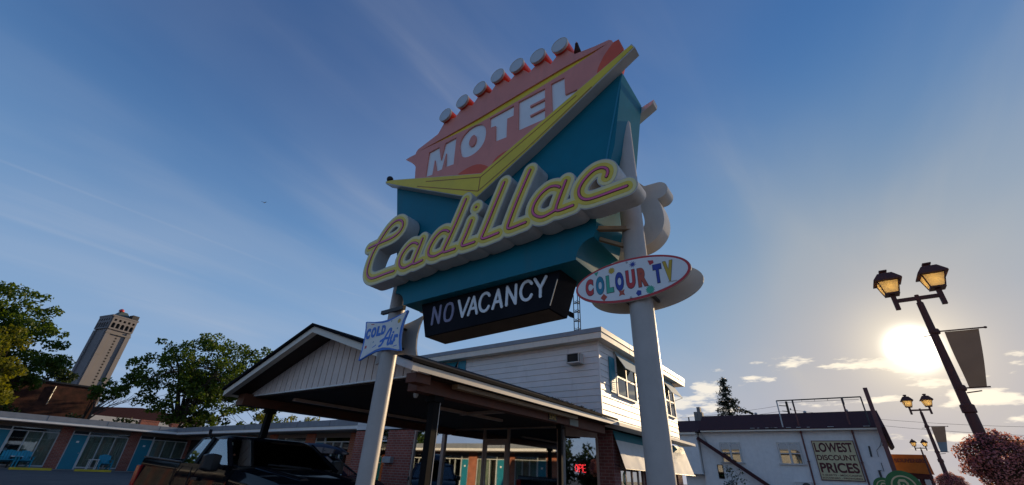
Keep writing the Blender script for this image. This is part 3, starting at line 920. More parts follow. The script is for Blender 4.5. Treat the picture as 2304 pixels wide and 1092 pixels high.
# the script, letter by letter
FS = 3.08
SC = [
 [[(4.952, 4.368), (4.733, 4.383), (4.537, 4.385), (4.401, 4.397), (4.308, 4.435), (4.256, 4.498), (4.253, 4.563), (4.297, 4.625), (4.368, 4.665), (4.447, 4.668), (4.536, 4.635), (4.622, 4.559), (4.7, 4.454), (4.77, 4.353), (4.829, 4.25), (4.863, 4.128), (4.871, 4.015), (4.854, 3.935), (4.806, 3.874), (4.729, 3.829), (4.63, 3.821), (4.446, 3.832), (4.257, 3.834)]],
 [[(3.863, 4.122), (3.918, 4.161), (3.983, 4.175), (4.049, 4.154), (4.123, 4.094), (4.174, 4.011), (4.18, 3.94), (4.156, 3.881), (4.106, 3.839), (4.04, 3.822), (3.98, 3.833), (3.908, 3.847)], [(3.787, 4.181), (3.821, 4.07), (3.863, 3.952), (3.898, 3.856), (3.875, 3.835), (3.815, 3.837), (3.723, 3.851)]],
 [[(3.315, 4.138), (3.363, 4.176), (3.428, 4.191), (3.502, 4.167), (3.576, 4.1), (3.63, 4.004), (3.639, 3.937), (3.615, 3.891), (3.566, 3.859), (3.494, 3.847), (3.42, 3.861), (3.374, 3.871)], [(3.086, 4.537), (3.139, 4.403), (3.209, 4.23), (3.281, 4.073), (3.372, 3.884), (3.355, 3.861), (3.3, 3.857), (3.175, 3.859)]],
 [[(2.953, 4.18), (3.001, 4.049), (3.05, 3.936), (3.073, 3.894), (3.06, 3.866), (3.028, 3.859), (2.873, 3.862)], [(2.898, 4.353)]],
 [[(2.49, 4.554), (2.595, 4.306), (2.694, 4.061), (2.753, 3.928), (2.771, 3.891), (2.753, 3.87), (2.711, 3.862), (2.528, 3.876)]],
 [[(2.124, 4.576), (2.183, 4.451), (2.286, 4.233), (2.365, 4.034), (2.405, 3.927), (2.401, 3.894), (2.367, 3.879), (2.166, 3.893)]],
 [[(1.746, 4.184), (1.775, 4.212), (1.824, 4.232), (1.884, 4.235), (1.965, 4.197), (2.036, 4.129), (2.074, 4.059), (2.08, 3.999), (2.059, 3.95), (2.002, 3.903), (1.943, 3.885), (1.874, 3.897), (1.812, 3.914)], [(1.672, 4.238), (1.718, 4.132), (1.767, 4.018), (1.799, 3.93), (1.783, 3.904), (1.75, 3.896), (1.602, 3.903)]],
 [[(1.23, 4.104), (1.211, 4.145), (1.212, 4.184), (1.243, 4.22), (1.289, 4.24), (1.357, 4.236), (1.428, 4.194), (1.49, 4.136), (1.528, 4.073), (1.532, 4.009), (1.508, 3.957), (1.461, 3.918), (1.404, 3.907), (1.283, 3.908), (1.174, 3.912), (1.044, 3.915)]],
]
ALL = [s for L in SC for s in L]
R0 = 0.104
mb = MB(); plate_x(mb, stroke_loops(ALL, R0, 0.010), FS, 0.205)
scr = both('script_lettering', mb, 'galv', sign)
mb = MB(); plate_x(mb, stroke_loops(ALL, R0 - 0.011, 0.010), FS - 0.004, 0.0035)
deeper(scr, mb, 'paleyellow', 'pale_face')
mb = MB(); plate_x(mb, stroke_loops(ALL, 0.058, 0.009), FS - 0.007, 0.0028)
deeper(scr, mb, 'faceyellow', 'yellow_face')
mb = MB(); plate_x(mb, stroke_loops(ALL, 0.0185, 0.006), FS - 0.010, 0.0028)
deeper(scr, mb, 'darkred', 'neon_outline')
mb = MB(); plate_x(mb, stroke_loops(ALL, 0.0120, 0.005), FS - 0.014, 0.0038)
deeper(scr, mb, 'pinkneon', 'neon_tube')

# angle irons tying the cabinet to the poles
mb = MB()
mb.bar((3.34, 1.50, 3.72), (3.52, 1.20, 3.72), 0.05, 0.006); mb.bar((3.34, 1.50, 3.745), (3.52, 1.20, 3.745), 0.006, 0.05)
mb.bar((3.42, 1.50, 3.66), (3.62, 1.22, 3.56), 0.035, 0.035)
mb.build('bracket', 'beige', sign, origin=ORG)
mb = MB().bar((3.50, 4.45, 3.50), (3.50, 4.92, 3.50), 0.05, 0.05)
mb.build('bracket', 'iron', sign, origin=ORG)
mb = MB().box(3.6, 3.86, 3.98, 4.24, 3.425, 3.437)  # beige plate: warm light from below painted on the cabinet's underside
mb.build('end_flap', 'signback', sign, origin=ORG)

# ------------------------------------------------------------------ oval COLOUR TV sign on the right-hand pole
oo = (3.6, 1.212, 0)
ov = thing('oval_sign', 'white oval double-sided sign with red rim reading COLOUR TV, bolted to the right sign pole', 'sign', (3.6, 1.212, 2.9))
OB = (3.6, 1.212, 2.9)
oc = (1.252, 3.178)
mb = MB(); mb.prism(circle(oc, 0.552, 0.212, 64), 'x', 3.466, 3.484)
fpan = mb.build('front_panel', 'signback', ov, origin=OB)
mb = MB(); mb.prism(circle(oc, 0.549, 0.209, 64), 'x', 3.462, 3.4655)
mb.build('red_rim', 'sred', fpan, origin=OB)
mb = MB(); mb.prism(circle(oc, 0.527, 0.188, 64), 'x', 3.4585, 3.4615)
mb.build('white_face', 'letterwhite', fpan, origin=OB)
mb = MB(); mb.prism(circle((1.22, 3.17), 0.552, 0.225, 64), 'x', 3.73, 3.748)
mb.build('back_panel', 'signback', ov, origin=OB)
lets = [('C', 1.690, 1.612, 3.093, 3.262, 'sred'), ('O', 1.580, 1.499, 3.085, 3.268, 'steal'), ('L', 1.474, 1.406, 3.083, 3.259, 'sgreen'), ('O', 1.383, 1.304, 3.083, 3.268, 'sblue'), ('U', 1.277, 1.193, 3.083, 3.266, 'sred'), ('R', 1.166, 1.078, 3.078, 3.262, 'sbrick'), ('T', 1.021, 0.948, 3.083, 3.262, 'sblue'), ('V', 0.930, 0.846, 3.083, 3.272, 'sgold')]
names = {'C': 'letter_c', 'O': 'letter_o', 'L': 'letter_l', 'U': 'letter_u', 'R': 'letter_r', 'T': 'letter_t', 'V': 'letter_v'}
for ch, yl, yr, z0, z1, mm in lets:
    mb = MB(); text_x(mb, ch, 3.4575, yl + 0.004, yr - 0.004, z0 - 0.004, z1 + 0.004, 0.0012, 0.085)
    mb.build(names[ch], 'trim', fpan, origin=OB)
    mb = MB(); text_x(mb, ch, 3.456, yl, yr, z0, z1, 0.0012, 0.068)
    mb.build(names[ch], mm, fpan, origin=OB)
def decal(pts, mm, nm):
    mb = MB(); mb.prism(pts, 'x', 3.456, 3.4578); mb.build(nm, mm, fpan, origin=OB)
decal([(1.595, 3.318), (1.548, 3.326), (1.572, 3.282)], 'sgreen', 'green_triangle')
decal(star((1.413, 3.302), 0.036, 0.024, 11), 'sgold', 'gold_starburst')
decal(star((1.202, 3.318), 0.036, 0.014, 10), 'sblue', 'blue_starburst')
decal([(1.060, 3.320), (1.010, 3.310), (1.008, 3.283), (1.045, 3.270)], 'sred', 'red_cube')
decal([(1.508, 3.085), (1.475, 3.048), (1.508, 3.012), (1.543, 3.048)], 'sbrick', 'red_diamond')
decal([(1.36, 3.088), (1.33, 3.078), (1.302, 3.09), (1.312, 3.062), (1.302, 3.032), (1.33, 3.042), (1.36, 3.03), (1.35, 3.06)], 'sbrick', 'red_star')
decal(circle((1.172, 3.026), 0.027, 0.030, 5, 1.3), 'sblue', 'blue_pentagon')
decal(star((1.068, 3.037), 0.042, 0.030, 14), 'sgreen', 'green_starburst')
mb = MB(); mb.box(3.456, 3.4578, 0.83, 0.905, 3.068, 3.077)
mb.build('maker_mark', 'signback', fpan, origin=OB)
for yy, zz_ in ((1.256, 3.352), (1.249, 2.997)):
    mb = MB().ball((3.457, yy, zz_), 0.008, 0.011, 0.011)
    mb.build('bolt', 'alu', fpan, origin=OB, smooth=True)
mb = MB()
for zz_ in (3.30, 3.02):
    mb.box(3.484, 3.73, 1.075, 1.10, zz_ - 0.012, zz_ + 0.012); mb.box(3.484, 3.73, 1.325, 1.35, zz_ - 0.012, zz_ + 0.012)
mb.build('clamp', 'iron', ov, origin=OB)

# ------------------------------------------------------------------ COLD Air sign on the left-hand pole
OB = (3.6, 4.73, 2.8)
cs = thing('pincushion_sign', 'blue-edged white sign with curved-in sides reading COLD Air, bolted to the left sign pole', 'sign', OB)
outl = [(5.190, 2.848), (5.170, 2.98), (5.168, 3.15), (5.185, 3.30), (5.212, 3.40), (5.186, 3.405), (5.0, 3.372), (4.831, 3.356), (4.68, 3.358), (4.56, 3.374), (4.42, 3.402), (4.325, 3.430), (4.310, 3.410), (4.352, 3.307), (4.372, 3.20), (4.374, 3.10), (4.360, 2.99), (4.322, 2.885), (4.36, 2.885), (4.547, 2.925), (4.707, 2.937), (4.86, 2.927), (5.02, 2.892), (5.16, 2.848)]
def shrink(p, k):
    c = np.mean(np.array(p), 0)
    return [tuple(np.array(q) - (np.array(q) - c) / np.linalg.norm(np.array(q) - c) * k) for q in p]
mb = MB(); mb.prism(outl, 'x', 3.462, 3.482)
fpan = mb.build('front_panel', 'cblue', cs, origin=OB)
mb = MB(); mb.prism(shrink(outl, 0.036), 'x', 3.458, 3.4615)
mb.build('white_face', 'white', fpan, origin=OB)
mb = MB(); mb.prism([(y, z) for y, z in outl], 'x', 3.73, 3.748)
bp_ = mb.build('back_panel', 'signback', cs, origin=OB)
mb = MB(); mb.prism([(y, z) for y, z in outl], 'x', 3.7485, 3.7525)
mb.build('blue_edge', 'cblue', bp_, origin=OB)
mb = MB()
for ch, yl, yr, z0, z1 in (('C', 5.132, 5.036, 3.130, 3.285), ('O', 5.018, 4.912, 3.137, 3.290), ('L', 4.897, 4.803, 3.146, 3.290), ('D', 4.796, 4.712, 3.155, 3.288)):
    text_x(mb, ch, 3.456, yl, yr, z0, z1, 0.002, 0.07, 0.0)
mb.build('cold_lettering', 'cblue', fpan, origin=OB)
air = [[(4.785, 2.996), (4.75, 3.005), (4.729, 3.032), (4.678, 3.131), (4.622, 3.214), (4.590, 3.212), (4.587, 3.19), (4.598, 3.13), (4.619, 3.02), (4.612, 2.998), (4.593, 2.999), (4.548, 3.035)], [(4.775, 3.062), (4.699, 3.091), (4.594, 3.088)],
       [(4.548, 3.118), (4.566, 3.045), (4.560, 3.005), (4.531, 3.001), (4.485, 3.045)], [(4.535, 3.155)], [(4.490, 3.105), (4.498, 3.06), (4.515, 3.0)], [(4.498, 3.06), (4.47, 3.10), (4.450, 3.108), (4.440, 3.085)]]
mb = MB(); plate_x(mb, stroke_loops(air, 0.0165, 0.004), 3.456, 0.002)
mb.build('air_lettering', 'cblue', fpan, origin=OB)
def decal2(pts, mm, nm):
    mb = MB(); mb.prism(pts, 'x', 3.4562, 3.4578); mb.build(nm, mm, fpan, origin=OB)
decal2([(5.10, 2.998), (5.062, 3.004), (5.062, 3.040), (5.10, 3.036)], 'sred', 'red_square')
decal2(star((4.455, 3.30), 0.036, 0.026, 11), 'sgold', 'gold_starburst')
decal2([(5.06, 3.345), (4.99, 3.338), (4.99, 3.328), (5.06, 3.335)], 'sred', 'red_dash')
decal2([(4.93, 3.0), (4.86, 3.03), (4.855, 3.02), (4.925, 2.99)], 'cblue', 'blue_dash')
decal2([(4.95, 3.06), (4.93, 3.085), (4.92, 3.07)], 'steal', 'small_triangle')
decal2([(4.48, 3.195), (4.455, 3.215), (4.455, 3.185)], 'steal', 'small_triangle')
decal2([(4.63, 3.325), (4.60, 3.33), (4.615, 3.31)], 'steal', 'small_triangle')
decal2([(4.49, 2.965), (4.42, 2.972), (4.42, 2.963), (4.49, 2.956)], 'cblue', 'blue_dash')
mb = MB()
for zz_ in (3.27, 3.0):
    mb.box(3.482, 3.73, 4.595, 4.62, zz_ - 0.012, zz_ + 0.012); mb.box(3.482, 3.73, 4.84, 4.865, zz_ - 0.012, zz_ + 0.012)
mb.build('clamp', 'iron', cs, origin=OB)

# ------------------------------------------------------------------ birds
def bird(name, label, cat, c, heading, wings=False, s=1.0):
    t = thing(name, label, cat, c, heading)
    mb = MB()
    rings = []
    for x, z, r in ((-0.11, -0.01, 0.008), (-0.07, 0.0, 0.02), (-0.02, 0.01, 0.042), (0.03, 0.02, 0.046), (0.065, 0.045, 0.032), (0.085, 0.07, 0.024), (0.105, 0.078, 0.020), (0.118, 0.075, 0.008)):
        rings.append([(x * s, r * s * math.cos(a), (z + 0.05) * s + r * s * math.sin(a)) for a in [2 * math.pi * k / 10 for k in range(10)]])
    mb.loft(rings)
    mb.build('bird_body', 'bird', t, smooth=True)
    mb = MB().loft([[(-0.10 * s, -0.012 * s, 0.045 * s), (-0.10 * s, 0.012 * s, 0.045 * s), (-0.10 * s, 0.012 * s, 0.04 * s), (-0.10 * s, -0.012 * s, 0.04 * s)], [(-0.19 * s, -0.022 * s, 0.02 * s), (-0.19 * s, 0.022 * s, 0.02 * s), (-0.19 * s, 0.022 * s, 0.016 * s), (-0.19 * s, -0.022 * s, 0.016 * s)]])
    mb.build('tail', 'bird', t)
    mb = MB().tube([(0.115 * s, 0, 0.125 * s), (0.145 * s, 0, 0.12 * s)], [0.007 * s, 0.001], 6)
    mb.build('beak', 'gold', t)
    if wings:
        for sg in (-1, 1):
            mb = MB().add([(0.05 * s, sg * 0.03 * s, 0.08 * s), (-0.04 * s, sg * 0.03 * s, 0.07 * s), (-0.06 * s, sg * 0.16 * s, 0.13 * s), (-0.10 * s, sg * 0.30 * s, 0.10 * s), (0.02 * s, sg * 0.17 * s, 0.14 * s),
                           (0.05 * s, sg * 0.03 * s, 0.088 * s), (-0.04 * s, sg * 0.03 * s, 0.078 * s), (-0.06 * s, sg * 0.16 * s, 0.136 * s), (-0.10 * s, sg * 0.30 * s, 0.104 * s), (0.02 * s, sg * 0.17 * s, 0.148 * s)],
                          [(0, 1, 2, 4), (4, 2, 3), (5, 9, 7, 6), (9, 8, 7), (0, 4, 9, 5), (4, 3, 8, 9), (3, 2, 7, 8), (2, 1, 6, 7), (1, 0, 5, 6)])
            mb.build('wing', 'bird', t)
    else:
        for sg in (-1, 1):
            mb = MB().ball((-0.03 * s, sg * 0.038 * s, 0.062 * s), 0.085 * s, 0.014 * s, 0.03 * s)
            mb.build('wing', 'bird', t, smooth=True)
            mb = MB().tube([(0.0, sg * 0.015 * s, 0.03 * s), (0.01 * s, sg * 0.015 * s, -0.005)], 0.004 * s, 5)
            mb.build('leg', 'gold', t)
    return t
bird('perched_bird', 'black bird perched behind the uppermost right lamp drum of the big sign', 'bird', (3.36, 1.60, 6.46), R(200), s=1.0)
bird('perched_bird', 'dark bird standing between the third and fourth lamp drums of the sign', 'bird', (3.38, 2.985, 6.50), R(95), s=1.0)
bird('flying_bird', 'tiny dark bird flying alone in the blue sky left of the sign', 'bird', (11.5, 36.5, 21.7), R(40), True, s=0.9)
bp = thing('end_lamp', 'small round black ball lamp standing on the left tip of the yellow chevron', 'lamp', (3.21, 5.035, 5.69))
mb = MB().ball((0, 0, 0.062), 0.055, 0.055, 0.055, 14, 8)
mb.build('globe', 'bird', bp, smooth=True)
mb = MB().lathe((0, 0, 0.0), [(0.03, -0.015), (0.03, 0.015)], 10)
mb.build('socket', 'soffit', bp)

# ------------------------------------------------------------------ motel office (two storeys, brick shop front below)
OF = (11.3, 5.22, 0.0)
off = thing('motel_office', 'two-storey white clapboard motel office with brick and glass ground floor and striped shade awnings', 'building', OF)
off['label'] = 'two-storey motel office, white clapboard upstairs over a brick and glass ground floor'
def B(mb, name, mats, parent=None, **kw):
    return mb.build(name, mats, parent or off, origin=OF, **kw)
WX, WY, XE, YE = 11.3, 5.22, 18.15, 16.0
# structural core behind the cladding
mb = MB(); mb.box(WX + 0.03, XE, WY + 0.03, YE, 3.02, 5.16)
B(mb, 'upper_wall', 'siding')
# clapboards: each course tilts out at its lower edge
ch = 0.178
mbf, mbr = MB(), MB()
z = 2.90
k = 0
while z < 5.12:
    z1 = min(z + ch, 5.14)
    mbf.prism([(WX - 0.014, z), (WX + 0.028, z), (WX + 0.028, z1), (WX - 0.001, z1)], 'y', WY + 0.004, YE) if False else None
    # front (faces -X)
    mbf.add([(WX - 0.018, WY + 0.03, z + 0.003), (WX + 0.026, WY + 0.03, z + 0.003), (WX + 0.026, WY + 0.03, z1), (WX - 0.002, WY + 0.03, z1),
             (WX - 0.018, YE, z + 0.003), (WX + 0.026, YE, z + 0.003), (WX + 0.026, YE, z1), (WX - 0.002, YE, z1)],
            [(0, 1, 2, 3), (7, 6, 5, 4), (0, 4, 5, 1), (1, 5, 6, 2), (2, 6, 7, 3), (3, 7, 4, 0)])
    mbr.add([(WX + 0.03, WY - 0.018, z + 0.003), (WX + 0.03, WY + 0.026, z + 0.003), (WX + 0.03, WY + 0.026, z1), (WX + 0.03, WY - 0.002, z1),
             (XE, WY - 0.018, z + 0.003), (XE, WY + 0.026, z + 0.003), (XE, WY + 0.026, z1), (XE, WY - 0.002, z1)],
            [(0, 1, 2, 3), (7, 6, 5, 4), (0, 4, 5, 1), (1, 5, 6, 2), (2, 6, 7, 3), (3, 7, 4, 0)])
    z += ch
B(mbf, 'front_siding', 'siding'); B(mbr, 'street_siding', 'siding')
mb = MB()
mb.box(WX - 0.022, WX + 0.03, WY - 0.022, WY + 0.03, 2.9, 5.14)
B(mb, 'corner_board', 'siding')
# flat roof: soffit, cream fascia, grey flashing
mb = MB().box(10.99, 19.02, 4.96, YE + 0.3, 5.125, 5.30)
B(mb, 'fascia', 'cream')
mb = MB().box(10.97, 19.04, 4.94, YE + 0.32, 5.303, 5.44)
fl = B(mb, 'roof_flashing', 'greyband')
mb = MB()
for xx in (13.1, 15.6):
    mb.box(xx, xx + 0.03, 4.935, 4.9385, 5.305, 5.44)
mb.box(13.1, 13.102, 4.956, 4.959, 5.13, 5.3)
B(mb, 'flashing_seam', 'alu')
# air conditioner through the front wall
mb = MB()
mb.box(10.98, WX - 0.02, 5.70, 6.12, 4.50, 4.53); mb.box(10.98, WX - 0.02, 5.70, 6.12, 4.765, 4.79)
mb.box(10.98, 11.00, 5.70, 5.725, 4.53, 4.765); mb.box(10.98, 11.00, 6.095, 6.12, 4.53, 4.765)
mb.box(11.06, WX - 0.02, 5.705, 5.72, 4.53, 4.765)
ac = B(mb, 'air_conditioner', 'galv')
mb = MB().box(11.0, 11.25, 5.73, 6.09, 4.535, 4.76)
B(mb, 'cooling_fins', 'dark', ac)
# front window at the left, mostly behind the carport ridge: shutter and awning
mb = MB().prism([(11.27, 5.10), (11.25, 5.10), (10.95, 4.62), (10.97, 4.62)], 'y', 10.75, 12.0)
B(mb, 'teal_awning', 'awnt')
mb = MB().box(WX - 0.035, WX - 0.02, 10.36, 10.72, 3.9, 5.10)
B(mb, 'shutter', 'tealpaint')
mb = MB().box(WX - 0.03, WX - 0.02, 10.8, 11.9, 3.9, 5.05)
B(mb, 'window_pane', 'sglass')
# street side windows upstairs
def upwin(x0, x1, shut):
    yf = WY - 0.02
    mb = MB()
    z0, z1 = 3.80, 4.95
    w = 0.06
    mb.box(x0, x0 + w, yf - 0.04, yf, z0, z1); mb.box(x1 - w, x1, yf - 0.04, yf, z0, z1)
    mb.box(x0, x1, yf - 0.05, yf, z0 - 0.05, z0); mb.box(x0, x1, yf - 0.04, yf, z1, z1 + 0.06)
    mb.box((x0 + x1) / 2 - 0.03, (x0 + x1) / 2 + 0.03, yf - 0.035, yf, z0, z1)
    mb.box(x0 + w, x1 - w, yf - 0.03, yf, 4.30, 4.35)
    f = B(mb, 'window_frame', 'whiteframe')
    mb = MB().box(x0 + w, x1 - w, yf - 0.012, yf - 0.004, z0, z1)
    B(mb, 'pane', 'sglass', f)
    mb = MB()
    for sx in shut:
        mb.box(sx, sx + 0.36, yf - 0.035, yf - 0.003, 3.80, 4.82)
        for q in range(16):
            mb.box(sx + 0.05, sx + 0.31, yf - 0.045, yf - 0.036, 3.86 + q * 0.058, 3.90 + q * 0.058)
    if shut:
        B(mb, 'shutter', 'tealpaint', f)
    # awning sheet with end rods
    a0, a1 = x0 - 0.02, x1 + 0.05
    mb = MB().prism([(yf - 0.01, 5.08), (yf - 0.04, 5.08), (yf - 0.36, 4.50), (yf - 0.34, 4.50)], 'x', a0, a1) if False else MB()
    mb.add([(a0, yf - 0.005, 5.085), (a1, yf - 0.005, 5.085), (a1, yf - 0.36, 4.52), (a0, yf - 0.36, 4.52), (a0, yf - 0.005, 5.075), (a1, yf - 0.005, 5.075), (a1, yf - 0.345, 4.515), (a0, yf - 0.345, 4.515)],
           [(0, 1, 2, 3), (7, 6, 5, 4), (0, 3, 7, 4), (1, 5, 6, 2), (3, 2, 6, 7), (0, 4, 5, 1)])
    B(mb, 'upstairs_awning', 'awnup', f)
    mb = MB()
    for xx in (a0 + 0.02, a1 - 0.02):
        mb.tube([(xx, yf - 0.35, 4.52), (xx, yf - 0.02, 4.42)], 0.008, 5)
    mb.tube([(a0 + 0.02, yf - 0.35, 4.52), (a1 - 0.02, yf - 0.35, 4.52)], 0.008, 5)
    B(mb, 'awning_rod', 'iron', f)
upwin(12.36, 13.95, (11.92,))
upwin(16.75, 18.0, (16.36,))
# ground floor, street side: brick wall with low awnings under a skirt roof
GY = 5.33
mb = MB()
mb.box(XE - 0.44, XE + 0.1, GY, 9.0, -0.05, 2.80)
B(mb, 'brick_pier', 'brickdk')
mb = MB().box(12.05, 12.5, GY - 0.02, 5.76, -0.05, 2.80)
B(mb, 'brick_pier', 'brickdk')
mb = MB()
mb.box(12.51, XE - 0.45, GY, GY + 0.2, -0.05, 0.85)
mb.box(14.5, 15.2, GY, GY + 0.2, 0.85, 2.78)
mb.box(12.51, 14.5, GY + 0.02, GY + 0.2, 2.45, 2.78); mb.box(15.2, XE - 0.45, GY + 0.02, GY + 0.2, 2.45, 2.78)
B(mb, 'lower_wall', 'brickdk')
mb = MB()
for a, b in ((12.56, 14.5), (15.2, XE - 0.45)):
    n = 4
    for q in range(n + 1):
        x = a + (b - a) * q / n
        mb.box(x - 0.03, x + 0.03, GY + 0.06, GY + 0.12, 0.85, 2.45)
    mb.box(a, b, GY + 0.055, GY + 0.125, 0.85, 0.92)
fr_ = B(mb, 'side_window', 'bronze')
mb = MB()
mb.box(12.59, 14.47, GY + 0.085, GY + 0.095, 0.92, 2.45); mb.box(15.23, XE - 0.48, GY + 0.085, GY + 0.095, 0.92, 2.45)
B(mb, 'pane', 'glass', fr_)
mb = MB()
mb.prism(circle((13.0, 1.62), 0.13, 0.17, 24), 'y', GY + 0.075, GY + 0.08)  # green disc: reflection of a parking sign painted onto the pane
stk = B(mb, 'parking_sticker', 'gsign', fr_)
mb = MB(); text_fit(mb, 'P', (12.95, GY + 0.072, 1.52), (1, 0, 0), (0, 0, 1), (0, -1, 0), 0.11, 0.2, 0.003, 0.02)  # letter of the same painted reflection
B(mb, 'parking_letter', 'letterwhite', fr_)
for a0, a1 in ((12.12, 15.0), (15.7, 18.75)):
    mb = MB()
    mb.add([(a0, GY - 0.03, 2.79), (a1, GY - 0.03, 2.79), (a1, GY - 0.10, 2.55), (a0, GY - 0.10, 2.55), (a0, GY - 0.03, 2.78), (a1, GY - 0.03, 2.78), (a1, GY - 0.088, 2.55), (a0, GY - 0.088, 2.55)],
           [(0, 1, 2, 3), (7, 6, 5, 4), (0, 3, 7, 4), (1, 5, 6, 2), (3, 2, 6, 7), (0, 4, 5, 1)])
    t_ = B(mb, 'awning', 'awnt')
    mb = MB()
    n = 10
    top = [(a0 + (a1 - a0) * q / n, GY - 0.101, 2.548) for q in range(n + 1)]
    bot = [(a0 + (a1 - a0) * q / n, GY - 0.33 - 0.012 * math.sin(q * 1.7), 1.83) for q in range(n + 1)]
    mb.add(top + bot, [(q, q + 1, n + 2 + q, n + 1 + q) for q in range(n)])
    B(mb, 'white_cloth', 'awnw', t_, smooth=True)
    mb = MB().tube([(a0, GY - 0.33, 1.835), (a1, GY - 0.33, 1.835)], 0.012, 6)
    mb.tube([(a0 + 0.02, GY - 0.32, 1.84), (a0 + 0.02, GY, 1.95)], 0.008, 5); mb.tube([(a1 - 0.02, GY - 0.32, 1.84), (a1 - 0.02, GY, 1.95)], 0.008, 5)
    B(mb, 'awning_rod', 'iron', t_)
# skirt roof over the ground floor windows
mb = MB().add([(11.3, 4.74, 2.90), (18.45, 4.74, 2.90), (18.45, 5.19, 3.03), (11.3, 5.19, 3.03), (11.3, 4.74, 2.82), (18.45, 4.74, 2.82), (18.45, 5.19, 2.81), (11.3, 5.19, 2.81)],
              [(0, 1, 2, 3), (7, 6, 5, 4), (0, 4, 5, 1), (1, 5, 6, 2), (2, 6, 7, 3), (3, 7, 4, 0)])
B(mb, 'skirt_roof', 'cream')
# ground floor, front: brick pier, shop-front glazing, door
mb = MB().box(WX, WX + 0.4, 12.58, 14.0, 0.0, 2.86)
B(mb, 'brick_pier', 'brick')
mb = MB().box(WX, WX + 0.4, 15.2, YE, 0.0, 2.86)
B(mb, 'brick_pier', 'brick')
mb = MB().box(WX + 0.03, 12.6, 5.24, YE, 2.905, 3.0)
B(mb, 'lintel', 'darkwood')
def pane(y0, y1, z0, z1, x=WX + 0.05, parent=None):
    mb = MB().box(x, x + 0.008, y0, y1, z0, z1)
    return B(mb, 'pane', 'glass', parent)
mb = MB()
for y in (12.52, 11.13, 9.32, 8.37, 6.62):
    mb.box(WX, WX + 0.12, y - 0.03, y + 0.03, 0.10, 2.86)
mb.box(WX, WX + 0.12, 6.65, 9.29, 2.80, 2.86); mb.box(WX, WX + 0.12, 9.35, 11.10, 2.80, 2.86)
mb.box(WX + 0.002, WX + 0.118, 11.16, 12.49, 2.80, 2.86); mb.box(WX + 0.004, WX + 0.116, 8.40, 9.29, 2.46, 2.53)
mb.box(WX + 0.004, WX + 0.116, 6.65, 8.34, 0.10, 0.22); mb.box(WX + 0.004, WX + 0.116, 9.35, 11.10, 0.10, 0.22)
mb.box(WX - 0.01, WX + 0.14, 11.02, 11.10, 0.1, 2.80)
mb.box(WX - 0.01, WX + 0.14, 6.46, 6.59, 0.1, 2.86)
shop = B(mb, 'shop_front', 'bronze')
mb = MB().box(WX - 0.012, WX + 0.06, 6.40, 6.458, 0.1, 2.86)
B(mb, 'corner_post', 'alu', shop)
pane(11.16, 12.49, 0.1, 2.80, parent=shop); pane(9.35, 11.02, 0.22, 2.80, parent=shop); pane(6.65, 8.34, 0.22, 2.80, parent=shop); pane(8.40, 9.29, 2.53, 2.80, parent=shop)
mb = MB()
mb.box(WX + 0.02, WX + 0.07, 9.20, 9.285, 0.12, 2.455); mb.box(WX + 0.02, WX + 0.07, 8.405, 8.49, 0.12, 2.455)
mb.box(WX + 0.022, WX + 0.068, 8.49, 9.20, 2.36, 2.455); mb.box(WX + 0.022, WX + 0.068, 8.49, 9.20, 0.12, 0.30); mb.box(WX + 0.022, WX + 0.068, 8.49, 9.20, 1.16, 1.26)
dr = B(mb, 'office_door', 'bronze')
mb = MB().box(WX + 0.04, WX + 0.048, 8.49, 9.20, 0.30, 1.16); mb.box(WX + 0.04, WX + 0.048, 8.49, 9.20, 1.26, 2.36)
B(mb, 'pane', 'glass', dr)
mb = MB().tube([(WX + 0.0, 9.15, 1.05), (WX - 0.05, 9.15, 1.07), (WX - 0.05, 9.15, 1.38), (WX + 0.0, 9.15, 1.40)], 0.012, 6)
B(mb, 'handle', 'alu', dr)
mb = MB().prism(circle((12.53, 1.32), 0.03, 0.06, 12), 'x', WX - 0.03, WX - 0.001)
B(mb, 'door_closer', 'iron', shop)
# angled corner window
A_, B_ = Vector((11.35, 6.40, 0)), Vector((12.04, 5.77, 0))
mb = MB()
mb.bar((A_.x, A_.y, 2.72), (B_.x, B_.y, 2.72), 0.10, 0.26); mb.bar((A_.x, A_.y, 0.3), (B_.x, B_.y, 0.3), 0.10, 0.4)
mb.bar((B_.x, B_.y, 0.5), (B_.x, B_.y, 2.6), 0.07, 0.07)
cw = B(mb, 'corner_window', 'bronze')
mb = MB(); n_ = Vector((-(A_ - B_).y, (A_ - B_).x, 0)).normalized() * 0.004
mb.add([(A_ + n_ + Vector((0, 0, 0.5))), (B_ + n_ + Vector((0, 0, 0.5))), (B_ + n_ + Vector((0, 0, 2.6))), (A_ + n_ + Vector((0, 0, 2.6))),
        (A_ - n_ + Vector((0, 0, 0.5))), (B_ - n_ + Vector((0, 0, 0.5))), (B_ - n_ + Vector((0, 0, 2.6))), (A_ - n_ + Vector((0, 0, 2.6)))],
       [(0, 1, 2, 3), (7, 6, 5, 4), (0, 4, 5, 1), (1, 5, 6, 2), (2, 6, 7, 3), (3, 7, 4, 0)])
B(mb, 'pane', mat_glass('corner_glass', (0.45, 0.48, 0.48), 0.42), cw)
